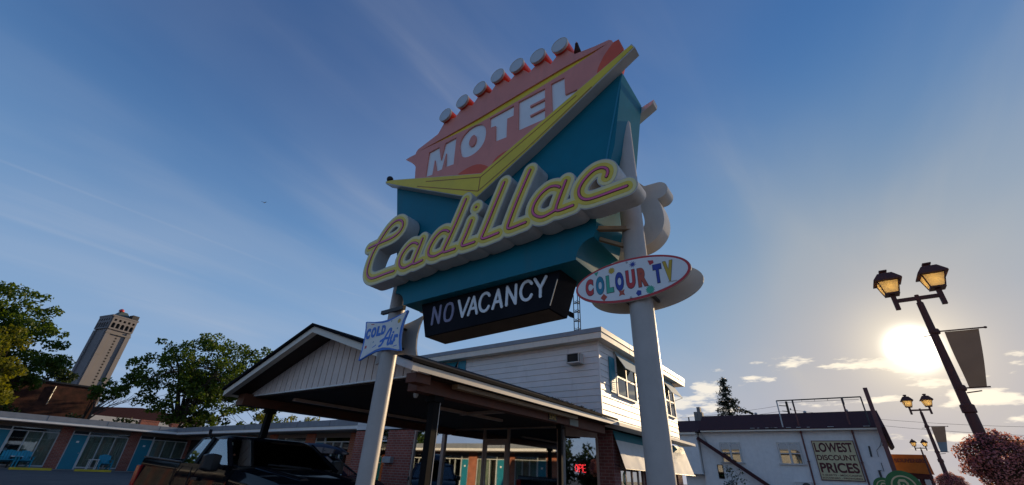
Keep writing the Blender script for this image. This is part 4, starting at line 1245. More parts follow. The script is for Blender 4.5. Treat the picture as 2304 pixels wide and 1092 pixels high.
# interior: floor, back wall, ceiling, counter, stair-like shelf
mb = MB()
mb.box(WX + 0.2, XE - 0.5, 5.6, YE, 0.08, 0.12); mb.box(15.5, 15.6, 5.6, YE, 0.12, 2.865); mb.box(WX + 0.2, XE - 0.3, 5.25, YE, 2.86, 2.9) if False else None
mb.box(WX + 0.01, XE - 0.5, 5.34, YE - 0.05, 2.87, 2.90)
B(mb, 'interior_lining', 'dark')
mb = MB(); mb.box(13.2, 13.8, 6.6, 10.5, 0.12, 1.15); mb.box(13.1, 13.85, 6.5, 10.6, 1.15, 1.2)
B(mb, 'counter', 'wood')
mb = MB(); mb.box(15.42, 15.49, 7.0, 7.8, 1.0, 1.9); mb.box(15.42, 15.49, 9.0, 10.2, 1.2, 1.8)
B(mb, 'wall_poster', 'curtain')
# room window between the brick pier and the wing
mb = MB()
for y in (14.02, 14.5, 15.18):
    mb.box(WX + 0.1, WX + 0.16, y - 0.03, y + 0.03, 0.1, 2.86)
mb.box(WX + 0.102, WX + 0.158, 14.05, 15.15, 2.48, 2.53); mb.box(WX + 0.102, WX + 0.158, 14.05, 15.15, 1.05, 1.10)
wf = B(mb, 'window_frame', 'whiteframe')
mb = MB().box(WX + 0.125, WX + 0.133, 14.05, 15.15, 0.1, 2.86)
B(mb, 'pane', 'wglass', wf)
# letter box on the brick pier
mb = MB().prism([(11.295, 1.77), (11.295, 1.97), (11.20, 1.97), (11.14, 1.93), (11.14, 1.77)], 'y', 13.48, 13.92)
tag(B(mb, 'letter_box', 'mailbox'))

# neon OPEN sign hanging inside the corner window
d_ = (B_ - A_).normalized()
pn = Vector((-d_.y, d_.x, 0))
if pn.x > 0: pn = -pn
oc_ = A_ + d_ * 0.50 - pn * 0.06 + Vector((0, 0, 1.80))
ops = thing('open_sign', 'round neon sign with red glowing letters OPE hanging inside the corner office window', 'neon sign', oc_)
U_ = d_; W_ = pn
def on_sign(mb, loops, d0, d1):
    vs, fs = fill_loops(loops, 1.0)
    mb.add([tuple(U_ * u + Vector((0, 0, 1)) * v + W_ * (d0 + (d1 - d0) * w)) for u, v, w in vs], fs)
mb = MB(); on_sign(mb, [circle((0, 0), 0.27, 0.235, 40), circle((0, 0), 0.255, 0.22, 40)], 0.0, 0.02)
mb.build('neon_ring', 'neonoff', ops)
mb = MB(); on_sign(mb, [circle((0, 0), 0.27, 0.235, 40)], -0.02, -0.012)
mb.build('backing', 'trim', ops)
S = {'O': [[(0.5, 1), (0.1, 0.8), (0.0, 0.5), (0.1, 0.2), (0.5, 0), (0.9, 0.2), (1, 0.5), (0.9, 0.8), (0.5, 1)]], 'P': [[(0, 0), (0, 1)], [(0, 1), (0.8, 0.98), (1, 0.75), (0.8, 0.52), (0, 0.5)]],
     'E': [[(1, 1), (0, 1)], [(0, 1), (0, 0)], [(0, 0), (1, 0)], [(0, 0.52), (0.8, 0.52)]], 'N': [[(0, 0), (0, 1)], [(0, 1), (1, 0)], [(1, 0), (1, 1)]]}
for i, (chh, mm) in enumerate((('O', 'neonred'), ('P', 'neonred'), ('E', 'neonred'), ('N', 'neonoff'))):
    st = [[(-0.215 + i * 0.112 + u * 0.08, -0.08 + v * 0.175) for u, v in q] for q in S[chh]]
    mb = MB(); on_sign(mb, stroke_loops(st, 0.011, 0.004, 2 if chh in 'OP' else 0), 0.0, 0.015)
    mb.build('neon_letter', mm, ops)

# ------------------------------------------------------------------ carport
OC = (4.2, 7.85, 0.0)
cp = thing('carport', 'gabled drive-through carport with dark timber ceiling and steel posts in front of the office', 'carport', OC)
def K(mb, name, mats, parent=None, **kw):
    return mb.build(name, mats, parent or cp, origin=OC, **kw)
YR, ZR, YL_, YRt = 7.85, 3.93, 10.92, 4.80
ZE = 2.93
def slope_slab(mb, x0, x1, off0, off1, yl=YL_, yr=YRt):
    for ye in (yl, yr):
        mb.add([(x0, ye, ZE + off0), (x1, ye, ZE + off0), (x1, YR, ZR + off0), (x0, YR, ZR + off0), (x0, ye, ZE + off1), (x1, ye, ZE + off1), (x1, YR, ZR + off1), (x0, YR, ZR + off1)],
               [(0, 3, 2, 1), (4, 5, 6, 7), (0, 1, 5, 4), (1, 2, 6, 5), (2, 3, 7, 6), (3, 0, 4, 7)])
mb = MB(); slope_slab(mb, 4.05, 11.3, 0.004, 0.055, YL_ + 0.03, YRt - 0.03)
K(mb, 'shingle_roof', 'shingle')
mb = MB()
for xx, yy, q in ((8.6, 4.77, 0), (9.3, 4.77, 1)):
    for i in range(26):
        x = xx + random.uniform(-0.9, 0.9)
        mb.tube([(x, yy + random.uniform(0, .1), 2.99), (x + random.uniform(-.05, .05), yy + random.uniform(-.03, .05), 3.015 + random.uniform(0, .03))], [0.012, 0.004], 4)
K(mb, 'leaf_debris', 'bark')
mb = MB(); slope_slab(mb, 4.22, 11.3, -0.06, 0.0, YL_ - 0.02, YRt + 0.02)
K(mb, 'roof_board', 'darkwood')
# rake boards and eave fascias
mb = MB()
for ye in (YL_, YRt):
    s = 1 if ye > YR else -1
    mb.add([(4.10, ye, ZE - 0.115), (4.10, YR, ZR - 0.115), (4.10, YR, ZR), (4.10, ye, ZE), (4.215, ye, ZE - 0.115), (4.215, YR, ZR - 0.115), (4.215, YR, ZR), (4.215, ye, ZE)],
           [(0, 1, 2, 3), (7, 6, 5, 4), (0, 4, 5, 1), (1, 5, 6, 2), (2, 6, 7, 3), (3, 7, 4, 0)])
K(mb, 'rake_board', 'cream')
mb = MB()
mb.box(4.218, 11.3, 4.80, 4.83, 2.825, 2.925); mb.box(4.218, 11.3, 10.89, 10.92, 2.825, 2.925)
K(mb, 'eave_fascia', 'cream')
# gable of grooved boards
mb = MB()
yb = 4.98
bw = 0.205
def gz(y):
    return ZR - 0.07 - (ZR - ZE) / (YR - YRt) * abs(y - YR)
while yb < 10.74:
    y1 = min(yb + bw - 0.022, 10.74)
    ztop = [max(2.90, gz(yb)), max(2.90, gz(y1))]
    pts = [(yb, 2.885), (y1, 2.885), (y1, ztop[1])] + ([(YR, gz(YR))] if yb < YR < y1 else []) + [(yb, ztop[0])]
    mb.prism(pts, 'x', 4.60, 4.62)
    yb += bw
g_ = K(mb, 'gable_boarding', 'gable')
mb = MB(); mb.prism([(4.98, 2.886), (10.74, 2.886), (10.74, 2.90), (YR, gz(YR)), (4.98, 2.90)], 'x', 4.621, 4.64)
K(mb, 'gable_backing', 'wood', g_)
mb = MB().box(4.585, 4.64, 4.98, 10.74, 2.862, 2.8845)
K(mb, 'gable_trim', 'white', g_)
# flat plank ceiling
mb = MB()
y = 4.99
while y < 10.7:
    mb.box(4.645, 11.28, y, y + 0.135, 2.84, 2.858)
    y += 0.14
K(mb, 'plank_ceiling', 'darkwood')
mb = MB()
mb.box(4.40, 11.28, 10.55, 10.85, 2.66, 2.90)
K(mb, 'timber_beam', 'wood')
mb = MB()
mb.box(4.55, 11.28, 5.15, 5.36, 2.63, 2.835)
K(mb, 'timber_beam', 'wood')
mb = MB().box(4.30, 4.60, 4.92, 5.14, 2.70, 2.835)
K(mb, 'cross_beam', 'wood')
def post(x, y, w=0.12, top=2.66):
    mb = MB().box(x - w / 2, x + w / 2, y - w / 2, y + w / 2, 0.0, top)
    p = K(mb, 'post', 'post', bevel=0.008)
    mb = MB().box(x - w * 0.8, x + w * 0.8, y - w * 0.8, y + w * 0.8, top - 0.09, top - 0.001)
    mb.box(x - w * 0.85, x + w * 0.85, y - w * 0.85, y + w * 0.85, 0.0, 0.22)
    K(mb, 'cap_plate', 'post', p)
    return p
p1 = post(5.09, 5.29, 0.13, 2.63)
mb = MB().box(5.156, 5.168, 5.222, 5.236, 0.2, 2.54)  # narrow pale strip up one edge of the near post
K(mb, 'worn_edge', 'galv', p1)
p1 = post(9.15, 5.29, 0.085, 2.63)
post(5.12, 10.70, 0.13)
# long wooden light trough on the street side of the beam, ceiling tubes, house number, notice
mb = MB().box(5.22, 9.35, 4.93, 5.06, 2.755, 2.822)
K(mb, 'light_trough', 'beige')
for a, b in (((5.0, 9.55), (9.0, 9.55)), ((7.0, 7.2), (9.4, 7.2)), ((8.0, 5.75), (8.05, 7.4))):
    mb = MB().bar((a[0], a[1], 2.80), (b[0], b[1], 2.80), 0.11, 0.06)
    K(mb, 'ceiling_light', 'bronze')
mb = MB().box(8.40, 8.74, 5.135, 5.149, 2.645, 2.80)
pl = K(mb, 'number_plate', 'trim')
mb = MB(); text_fit(mb, '5342', (8.42, 5.134, 2.665), (1, 0, 0), (0, 0, 1), (0, -1, 0), 0.29, 0.115, 0.004, 0.02)
K(mb, 'house_number', 'gold', pl)
mb = MB().box(9.35, 9.75, 5.135, 5.149, 2.64, 2.78)
K(mb, 'notice', 'curtain')
mb = MB().lathe((5.3, 6.0, 2.70), [(0.02, 0.13), (0.04, 0.10), (0.05, 0.03), (0.03, -0.02)], 12)
K(mb, 'bulb_fitting', 'bulb', smooth=True)

# ------------------------------------------------------------------ lattice mast behind the office with its floodlight
OB = (16.0, 8.30, 5.4)
am = thing('antenna_mast', 'thin triangular lattice mast rising behind the white office roof, carrying a floodlight', 'mast', OB)
mb = MB()
legs = [(-0.10, -0.09), (-0.10, 0.12), (0.09, -0.09)]
H = 3.45
for lx, ly in legs:
    mb.tube([(lx, ly, -2.0), (lx, ly, H)], 0.022, 6)
q = 0
z = 0.1
while z < H:
    for a, b in ((0, 1), (1, 2), (2, 0)):
        mb.tube([(legs[a][0], legs[a][1], z), (legs[b][0], legs[b][1], z + 0.01)], 0.012, 5)
        mb.tube([(legs[a][0], legs[a][1], z), (legs[b][0], legs[b][1], z + 0.14)], 0.010, 5)
        mb.tube([(legs[b][0], legs[b][1], z + 0.0), (legs[a][0], legs[a][1], z + 0.14)], 0.010, 5)
    z += 0.42
mb.build('lattice', 'iron', am)
mb = MB(); mb.loft([[(-0.18, 0.14, 2.60), (-0.02, 0.14, 2.60), (-0.02, 0.14, 2.36), (-0.18, 0.14, 2.36)], [(-0.2, 0.34, 2.72), (0.0, 0.34, 2.72), (0.0, 0.34, 2.46), (-0.2, 0.34, 2.46)], [(-0.16, 0.44, 2.68), (-0.04, 0.44, 2.68), (-0.04, 0.44, 2.56), (-0.16, 0.44, 2.56)]])
mb.build('floodlight', 'post', am, bevel=0.02)

# ------------------------------------------------------------------ motel wings
def wing(label, loc, rz, mods, w=3.7, pier=0.62, brickm='brickor', depth=6.0, ends=(1.6, 1.6), doorside=1):
    root = thing('motel_wing', label, 'building', loc, rz)
    L0, L1 = -ends[0], mods * w + pier + ends[1]
    def P(mb, nm, mm, parent=None, **kw):
        return mb.build(nm, mm, parent or root, **kw)
    mb = MB()
    mb.box(L0 + 0.5, L1 - 0.5, 0.35, depth, 0, 2.45)
    P(mb, 'back_wall', 'dark')
    mb = MB().box(L0, L1, -1.18, depth, 2.452, 2.49)
    P(mb, 'soffit', 'soffitgrey')
    mb = MB().box(L0 - 0.02, L1 + 0.02, -1.2, depth + 0.02, 2.494, 2.64)
    P(mb, 'white_fascia', 'white')
    mb = MB().box(L0 - 0.05, L1 + 0.05, -1.23, depth + 0.05, 2.644, 2.93)
    P(mb, 'roof_edge', 'greyband')
    mb = MB()
    x = L0 + 1.0
    while x < L1:
        mb.box(x, x + 0.02, -1.236, -1.231, 2.646, 2.93); x += 3.0
    P(mb, 'flashing_seam', 'iron')
    mb = MB().box(L0 + 0.4, L1 - 0.4, 0.02, 0.34, 2.24, 2.451)
    P(mb, 'head_beam', 'soffitgrey')
    mb = MB().box(L0 + 0.2, L1 - 0.2, -1.1, 0.34, -0.5, -0.003)
    P(mb, 'walkway', 'concrete')
    for i in range(mods + 1):
        mb = MB().box(i * w, i * w + pier, -0.02, 0.34, 0, 2.45)
        P(mb, 'brick_pier', brickm)
    for i in range(mods):
        x0 = i * w + pier
        x1 = (i + 1) * w
        k = (x1 - x0) / 3.08
        d0, d1 = x0 + 0.07 * k, x0 + 0.83 * k
        mb = MB()
        for a, b in ((x0, d0), (d1, d1 + 0.07 * k)):
            mb.box(a, b, 0.03, 0.12, 0, 2.24)
        mb.box(d0, d1, 0.03, 0.12, 2.02, 2.07)
        s0, s1 = d1 + 0.07 * k, x1
        for q in range(4):
            xx = s0 + (s1 - s0 - 0.05) * q / 3
            mb.box(xx, xx + 0.05, 0.032, 0.118, 0.17, 2.02)
        mb.box(s0, s1, 0.03, 0.12, 2.02, 2.07); mb.box(s0, s1, 0.0, 0.12, 0.10, 0.17)
        f = P(mb, 'window_frame', 'whiteframe')
        mb = MB().box(s0, s1, 0.07, 0.078, 0.17, 2.02); mb.box(s0, s1, 0.07, 0.078, 2.07, 2.24)
        P(mb, 'pane', 'wglass', f)
        mb = MB()
        n = 26
        gap = random.choice((0, 0, 1))
        pts = []
        for q in range(n + 1):
            u = s0 + (s1 - s0) * q / n
            pts.append((u, 0.18 + 0.03 * math.sin(q * 2.1 + i)))
        half = n if not gap else n * 2 // 3
        lo = 0 if not gap else n // 3
        mb.add([(u, v, 0.17) for u, v in pts[lo:]] + [(u, v, 2.02) for u, v in pts[lo:]], [(q, q + 1, len(pts) - lo + q + 1, len(pts) - lo + q) for q in range(len(pts) - lo - 1)])
        P(mb, 'curtain', 'curtain', f, smooth=True)
        mb = MB().box(s0, s1, 0.05, 0.34, -0.0, 0.10)
        P(mb, 'sill_wall', 'greyband')
        mb = MB().box(d0 + 0.003, d1 - 0.003, 0.05, 0.10, 0.01, 2.018)
        dd = P(mb, 'room_door', 'tealpaint')
        mb = MB().box(d0, d1, 0.06, 0.068, 2.07, 2.24)
        P(mb, 'transom', 'trim', dd)
        mb = MB().ball((d1 - 0.08, 0.02, 0.95), 0.03, 0.03, 0.03)
        P(mb, 'door_knob', 'alu', dd)
        mb = MB().box((d0 + d1) / 2 - 0.07, (d0 + d1) / 2 + 0.07, 0.042, 0.049, 1.55, 1.66)
        P(mb, 'room_number', 'white', dd)
    return root
w1 = wing('low flat-roofed motel wing with red brick piers and turquoise doors across the car park, left', (-4.17, 41.5, 0.69), 0.0, 5, brickm='brick', ends=(6, 0.4))
w1['label'] = 'low motel wing with red brick piers and turquoise doors across the car park, left'
w2 = wing('low motel wing with orange brick piers running behind the parked truck', (14.2, 41.5 - 4.6, 0.67), R(-90), 5, w=4.1, pier=0.92, brickm='brickor', ends=(5.8, 0.1))
w3 = wing('sunlit orange brick motel wing seen only mirrored in the office shop-front glass', (-2.3, 14.7, 0.42), R(90), 7, w=3.2, pier=0.75, brickm='brickor', ends=(0.6, 1.0))
# a second building above that far wing, mirrored too
nb = thing('pale_block', 'pale block rising behind the mirrored motel wing in the office glass', 'building', (-16, 24, 0))
mb = MB().box(-3, 3, -1.6, 1.6, 0, 4.9); mb.build('wall', 'cream', nb)
mb = MB().box(-3.1, 3.1, -1.7, 1.7, 4.903, 5.1); mb.build('roof', 'greyband', nb)
mb = MB()
for yy in (-1.0, 0.4): mb.box(3.0, 3.02, yy, yy + 0.6, 3.9, 4.6)
mb.build('window', 'sglass', nb)

# yellow wheel stops in front of the left wing
first = None
for i, (x0, x1) in enumerate(((5.02, 6.78), (7.80, 9.55), (11.6, 13.3), (1.3, 3.0))):
    lab = ['yellow wheel stop before the pair of turquoise chairs', 'yellow wheel stop before the single turquoise chair', 'yellow wheel stop half hidden behind the black pickup bed', 'yellow wheel stop at the left edge of the picture'][i]
    zg = ground_z(6, 38)
    mb = MB().prism([(37.9, 0), (37.93, 0.12), (38.07, 0.12), (38.1, 0)], 'x', -(x1 - x0) / 2, (x1 - x0) / 2)
    o = mb.build('wheel_stop', 'ctrim', None, origin=(0, 38, 0), bevel=0.01)
    o.location = ((x0 + x1) / 2, 38.0, zg + 0.0)
    tag(o, lab, 'wheel stop', 'yellow wheel stops along the left wing')

# turquoise garden chairs and little tables
def make_chair():
    t = thing('garden_chair', 'x', 'chair')
    mb = MB().loft([[(-0.27, 0.25, 0.32), (0.27, 0.25, 0.32), (0.27, 0.25, 0.36), (-0.27, 0.25, 0.36)], [(-0.29, -0.32, 0.42), (0.29, -0.32, 0.42), (0.29, -0.32, 0.46), (-0.29, -0.32, 0.46)]])
    mb.build('seat', 'chair', t)
    mb = MB()
    for q in range(5):
        x = -0.26 + q * 0.13
        h = 0.90 + 0.06 * math.cos((q - 2) * 0.8)
        mb.loft([[(x - 0.055, 0.22, 0.34), (x + 0.055, 0.22, 0.34), (x + 0.055, 0.25, 0.34), (x - 0.055, 0.25, 0.34)], [(x - 0.06, 0.42, h), (x + 0.06, 0.42, h), (x + 0.06, 0.45, h), (x - 0.06, 0.45, h)]])
    mb.build('backrest', 'chair', t)
    for s in (-1, 1):
        mb = MB().box(s * 0.30 - 0.06, s * 0.30 + 0.06, -0.36, 0.36, 0.60, 0.63); mb.build('armrest', 'chair', t)
        mb = MB().box(s * 0.31 - 0.025, s * 0.31 + 0.025, -0.34, -0.26, 0, 0.60); mb.build('leg', 'chair', t)
        mb = MB().loft([[(s * 0.29 - 0.02, -0.3, 0.36), (s * 0.29 + 0.02, -0.3, 0.36), (s * 0.29 + 0.02, -0.3, 0.46), (s * 0.29 - 0.02, -0.3, 0.46)], [(s * 0.29 - 0.02, 0.5, 0.0), (s * 0.29 + 0.02, 0.5, 0.0), (s * 0.29 + 0.02, 0.45, 0.12), (s * 0.29 - 0.02, 0.45, 0.12)]]); mb.build('leg', 'chair', t)
    return t
ch0 = make_chair()
for i, (x, lab) in enumerate(((5.12, 'turquoise garden chair at the far left, left of the small dark table'), (5.83, 'turquoise garden chair just right of the small dark table'), (9.72, 'lone turquoise garden chair beside a brick pier and a white table'))):
    o = ch0 if i == 0 else copy_tree(ch0)
    o.location = (x, 40.75, 0.687); o.rotation_euler = (0, 0, R((-4, 5, 3)[i]))
    tag(o, lab, 'chair', 'turquoise chairs outside the rooms')
for x, mm, lab in ((5.47, 'trim', 'small dark side table between two turquoise chairs'), (9.12, 'white', 'white side table left of the lone turquoise chair')):
    t = thing('side_table', lab, 'table', (x, 40.85, 0.687))
    mb = MB().box(-0.25, 0.25, -0.2, 0.2, 0.60, 0.64); mb.build('tabletop', 'white', t)
    for sx in (-1, 1):
        for sy in (-1, 1):
            mb = MB().box(sx * 0.21 - 0.02, sx * 0.21 + 0.02, sy * 0.16 - 0.02, sy * 0.16 + 0.02, 0, 0.60); mb.build('leg', mm, t)

# ------------------------------------------------------------------ vehicles
def quad_plate(mb, a, b, c, d, t=0.006):
    a, b, c, d = (Vector(q) for q in (a, b, c, d))
    n = (b - a).cross(d - a).normalized() * t
    mb.add([a, b, c, d, a + n, b + n, c + n, d + n], [(0, 3, 2, 1), (4, 5, 6, 7), (0, 1, 5, 4), (1, 2, 6, 5), (2, 3, 7, 6), (3, 0, 4, 7)])
def wheel(parent, x, y, r=0.38, w=0.26):
    mb = MB().lathe((x, y, r), [(r * 0.55, -w / 2), (r * 0.92, -w / 2), (r, -w / 2 + 0.04), (r, w / 2 - 0.04), (r * 0.92, w / 2), (r * 0.55, w / 2)], 28, 'y')
    t = mb.build('tyre', 'rubber', parent, smooth=True)
    s = 1 if y > 0 else -1
    mb = MB().lathe((x, y + s * (w / 2 - 0.03), r), [(0.02, 0.03 * s), (r * 0.3, 0.02 * s), (r * 0.56, 0.0)], 20, 'y')
    mb.build('rim', 'chrome', t, smooth=True)
def section(x, pts):
    return [(x, y, z) for y, z in pts] + [(x, -y, z) for y, z in pts[::-1]]

tr = thing('pickup_truck', 'black extended-cab pickup truck with big door mirrors, parked under the carport edge', 'truck', (4.45, 9.0, 0.10), R(-90))
def T(mb, nm, mm, parent=None, **kw):
    return mb.build(nm, mm, parent or tr, **kw)
def body_ring(x, w, zb, zs, zt, crown=0.0, inset=0.07):
    return section(x, [(0.02, zb), (w - 0.08, zb), (w - 0.012, zb + 0.12), (w, (zb + zs) / 2 - 0.02), (w - 0.006, (zb + zs) / 2 + 0.14), (w - 0.04, zs - 0.06), (w - 0.055, zs), (w - inset, zt), (w * 0.45, zt + crown), (0.02, zt + crown)])
mb = MB()
mb.loft([body_ring(-1.12, 1.0, 0.42, 1.34, 1.42), body_ring(-0.3, 1.0, 0.42, 1.33, 1.41), body_ring(0.75, 1.0, 0.42, 1.31, 1.39), body_ring(0.98, 0.99, 0.42, 1.29, 1.36, 0.02)])
T(mb, 'cab_body', 'carblack', smooth=True)
mb = MB()
mb.loft([body_ring(1.0, 0.985, 0.42, 1.25, 1.345, 0.03, 0.10), body_ring(1.6, 0.98, 0.42, 1.20, 1.30, 0.035, 0.10), body_ring(2.3, 0.96, 0.42, 1.12, 1.22, 0.035, 0.10), body_ring(2.62, 0.93, 0.44, 1.02, 1.12, 0.03, 0.12), body_ring(2.72, 0.90, 0.48, 0.92, 1.00, 0.02, 0.14)])
hd = T(mb, 'hood', 'carblack', smooth=True)
mb = MB()
for s in (-1, 1):
    mb.loft([[(1.05, s * 0.42, 1.375), (1.05, s * 0.62, 1.375), (1.05, s * 0.58, 1.405), (1.05, s * 0.46, 1.41)], [(2.3, s * 0.36, 1.25), (2.3, s * 0.52, 1.25), (2.3, s * 0.49, 1.275), (2.3, s * 0.40, 1.28)]])
T(mb, 'hood_ridge', 'carblack', hd, smooth=True)
mb = MB()
mb.box(2.70, 2.78, -0.55, 0.55, 0.72, 0.98)
for q in range(5):
    mb.box(2.781, 2.80, -0.52, 0.52, 0.75 + q * 0.045, 0.77 + q * 0.045)
T(mb, 'grille', 'chrome')
for s in (-1, 1):
    mb = MB().box(2.66, 2.77, s * 0.58, s * 0.90, 0.74, 0.96); T(mb, 'headlight', 'headlight', bevel=0.02)
mb = MB().loft([section(2.70, [(0.02, 0.45), (0.92, 0.45), (0.96, 0.68), (0.02, 0.68)]), section(2.88, [(0.02, 0.48), (0.80, 0.48), (0.84, 0.65), (0.02, 0.65)])])
T(mb, 'front_bumper', 'chrome')
# bed: two sides, floor, tailgate
mb = MB()
for s in (-1, 1):
    def side(x, w, zt):
        return [(x, s * (w - 0.09), 0.62), (x, s * (w - 0.02), 0.45), (x, s * w, 0.86), (x, s * (w - 0.006), 1.02), (x, s * (w - 0.045), zt - 0.12), (x, s * (w - 0.055), zt - 0.02), (x, s * (w - 0.075), zt), (x, s * (w - 0.14), zt), (x, s * (w - 0.13), 0.62)]
    mb.loft([side(-1.14, 1.0, 1.40), side(-2.0, 1.005, 1.42), side(-3.18, 0.985, 1.46)])
mb.box(-3.15, -1.15, -0.90, 0.90, 0.58, 0.615)
bd = T(mb, 'cargo_bed', 'carblack', smooth=True)
mb = MB()
for s in (-1, 1):
    mb.box(-3.16, -1.16, s * 0.875, s * 0.955, 1.445, 1.475) if False else mb.add([(-1.16, s * 0.86, 1.405), (-1.16, s * 0.95, 1.405), (-3.17, s * 0.94, 1.465), (-3.17, s * 0.85, 1.465), (-1.16, s * 0.86, 1.425), (-1.16, s * 0.95, 1.425), (-3.17, s * 0.94, 1.485), (-3.17, s * 0.85, 1.485)], [(0, 1, 2, 3), (4, 5, 6, 7), (0, 1, 5, 4), (1, 2, 6, 5), (2, 3, 7, 6), (3, 0, 4, 7)])
T(mb, 'rail_cap', 'trim', bd)
mb = MB().loft([[(-3.2, -0.86, 0.6), (-3.2, 0.86, 0.6), (-3.2, 0.86, 1.46), (-3.2, -0.86, 1.46)], [(-3.14, -0.86, 0.6), (-3.14, 0.86, 0.6), (-3.14, 0.86, 1.47), (-3.14, -0.86, 1.47)]])
T(mb, 'tailgate', 'carblack', bevel=0.015)
for s in (-1, 1):
    mb = MB().box(-3.215, -3.0, s * 0.885, s * 0.998, 0.90, 1.32); T(mb, 'tail_light', 'taillight', bevel=0.015)
mb = MB().box(-3.36, -3.21, -0.95, 0.95, 0.45, 0.66); T(mb, 'rear_bumper', 'chrome', bevel=0.02)
# greenhouse
def gp(x, z, s):          # a point on the leaning side of the cab
    t = (z - 1.40) / 0.48
    return Vector((x, s * (0.945 - 0.19 * t), z))
mb = MB()
ringz = lambda z, x0, x1, w, c: [(x0, -w, z), (x0, w, z), (x1 - c, w, z), (x1, w - 0.12, z), (x1, -w + 0.12, z), (x1 - c, -w, z)]
mb.loft([ringz(1.80, -0.98, 0.20, 0.785, 0.05), ringz(1.845, -0.94, 0.12, 0.755, 0.06), ringz(1.875, -0.84, -0.02, 0.66, 0.08), ringz(1.885, -0.6, -0.25, 0.45, 0.05)])
T(mb, 'roof', 'carblack', smooth=True)
for s in (-1, 1):
    mb = MB()
    mb.bar(gp(0.975, 1.37, s), gp(0.19, 1.80, s), 0.06, 0.055)
    mb.bar(gp(-0.36, 1.40, s), gp(-0.36, 1.82, s), 0.03, 0.12)
    mb.loft([[gp(-1.13, 1.40, s), gp(-0.98, 1.40, s), gp(-0.98, 1.40, s) - Vector((0, s * 0.06, 0)), gp(-1.13, 1.40, s) - Vector((0, s * 0.06, 0))], [gp(-0.99, 1.83, s), gp(-0.84, 1.83, s), gp(-0.84, 1.83, s) - Vector((0, s * 0.06, 0)), gp(-0.99, 1.83, s) - Vector((0, s * 0.06, 0))]])
    T(mb, 'pillar', 'carblack')
    mb = MB(); quad_plate(mb, gp(-0.98, 1.405, s), gp(-0.42, 1.405, s), gp(-0.42, 1.80, s), gp(-0.86, 1.80, s))
    T(mb, 'rear_side_window', 'cglass2')
    mb = MB(); quad_plate(mb, gp(-0.30, 1.405, s), gp(0.88, 1.405, s), gp(0.20, 1.80, s), gp(-0.30, 1.80, s))
    T(mb, 'front_side_window', 'cglass2')
    mb = MB()
    mb.loft([[(0.62, s * 1.03, 1.30), (0.74, s * 1.03, 1.32), (0.74, s * 1.03, 1.54), (0.62, s * 1.03, 1.54)], [(0.56, s * 1.16, 1.30), (0.76, s * 1.16, 1.31), (0.76, s * 1.16, 1.56), (0.56, s * 1.16, 1.56)], [(0.60, s * 1.27, 1.33), (0.72, s * 1.27, 1.34), (0.72, s * 1.27, 1.54), (0.60, s * 1.27, 1.54)]])
    mb.bar((0.66, s * 0.94, 1.36), (0.66, s * 1.05, 1.40), 0.10, 0.06)
    mr = T(mb, 'door_mirror', 'trim', bevel=0.02)
    mb = MB().box(0.555, 0.559, s * 1.06, s * 1.24, 1.34, 1.54)
    T(mb, 'mirror_glass', 'headlight', mr)
    mb = MB(); mb.bar((-0.24, s * 1.002, 1.18), (0.0, s * 1.002, 1.18), 0.03, 0.04)
    T(mb, 'door_handle', 'trim')
    mb = MB(); mb.box(-0.40, -0.385, s * 0.99, s * 1.003, 0.5, 1.35); mb.box(-1.128, -1.118, s * 0.99, s * 1.0, 0.5, 1.38)
    T(mb, 'door_gap', 'dark')
    for x in (-2.15, 1.75):
        mb = MB().lathe((x, s * 0.985, 0.40), [(0.40, 0.0), (0.47, 0.0), (0.47, 0.03 * s), (0.40, 0.03 * s)], 28, 'y')
        T(mb, 'wheel_arch', 'trim', smooth=True)
        wheel(tr, x, s * 0.90)
mb = MB(); quad_plate(mb, (0.965, -0.86, 1.40), (0.965, 0.86, 1.40), (0.17, 0.73, 1.81), (0.17, -0.73, 1.81), 0.006)
T(mb, 'windscreen', 'cglass')
mb = MB(); quad_plate(mb, (-1.10, 0.88, 1.41), (-1.10, -0.88, 1.41), (-0.97, -0.74, 1.80), (-0.97, 0.74, 1.80), 0.006)
T(mb, 'rear_window', 'cglass')
mb = MB()
for s in (-1, 1):
    mb.loft([[(-0.35, s * 0.2, 1.0), (-0.35, s * 0.68, 1.0), (-0.2, s * 0.68, 1.0), (-0.2, s * 0.2, 1.0)], [(-0.50, s * 0.24, 1.56), (-0.50, s * 0.64, 1.56), (-0.38, s * 0.64, 1.56), (-0.38, s * 0.24, 1.56)]])
    mb.box(-0.55, -0.45, s * 0.33, s * 0.55, 1.58, 1.73)
T(mb, 'front_seat', 'dark', bevel=0.03)
mb = MB().box(0.55, 0.95, -0.85, 0.85, 1.2, 1.415); T(mb, 'dashboard', 'trim', bevel=0.03)
mb = MB()
ring = [Vector((0.38 + 0.09 * math.sin(a), 0.42 + 0.19 * math.cos(a), 1.36 + 0.17 * math.sin(a))) for a in [2 * math.pi * k / 24 for k in range(25)]]
mb.tube(ring, 0.016, 6); mb.bar((0.38, 0.25, 1.36), (0.38, 0.59, 1.36), 0.03, 0.03); mb.bar((0.38, 0.42, 1.36), (0.6, 0.42, 1.28), 0.04, 0.04)
T(mb, 'steering_wheel', 'trim', smooth=True)
mb = MB().box(0.20, 0.24, -0.11, 0.11, 1.70, 1.76); T(mb, 'rear_view_mirror', 'trim', bevel=0.01)
mb = MB()
mb.bar((-0.78, -0.75, 1.86), (-0.82, -0.75, 1.98), 0.05, 0.02)
T(mb, 'roof_aerial', 'trim')
for s in (-1, 1):
    mb = MB().tube([(1.02 + 0.0, s * 0.1 + 0.3, 1.405), (0.92, s * 0.1 - 0.25, 1.44)], 0.012, 5); T(mb, 'wiper', 'trim')

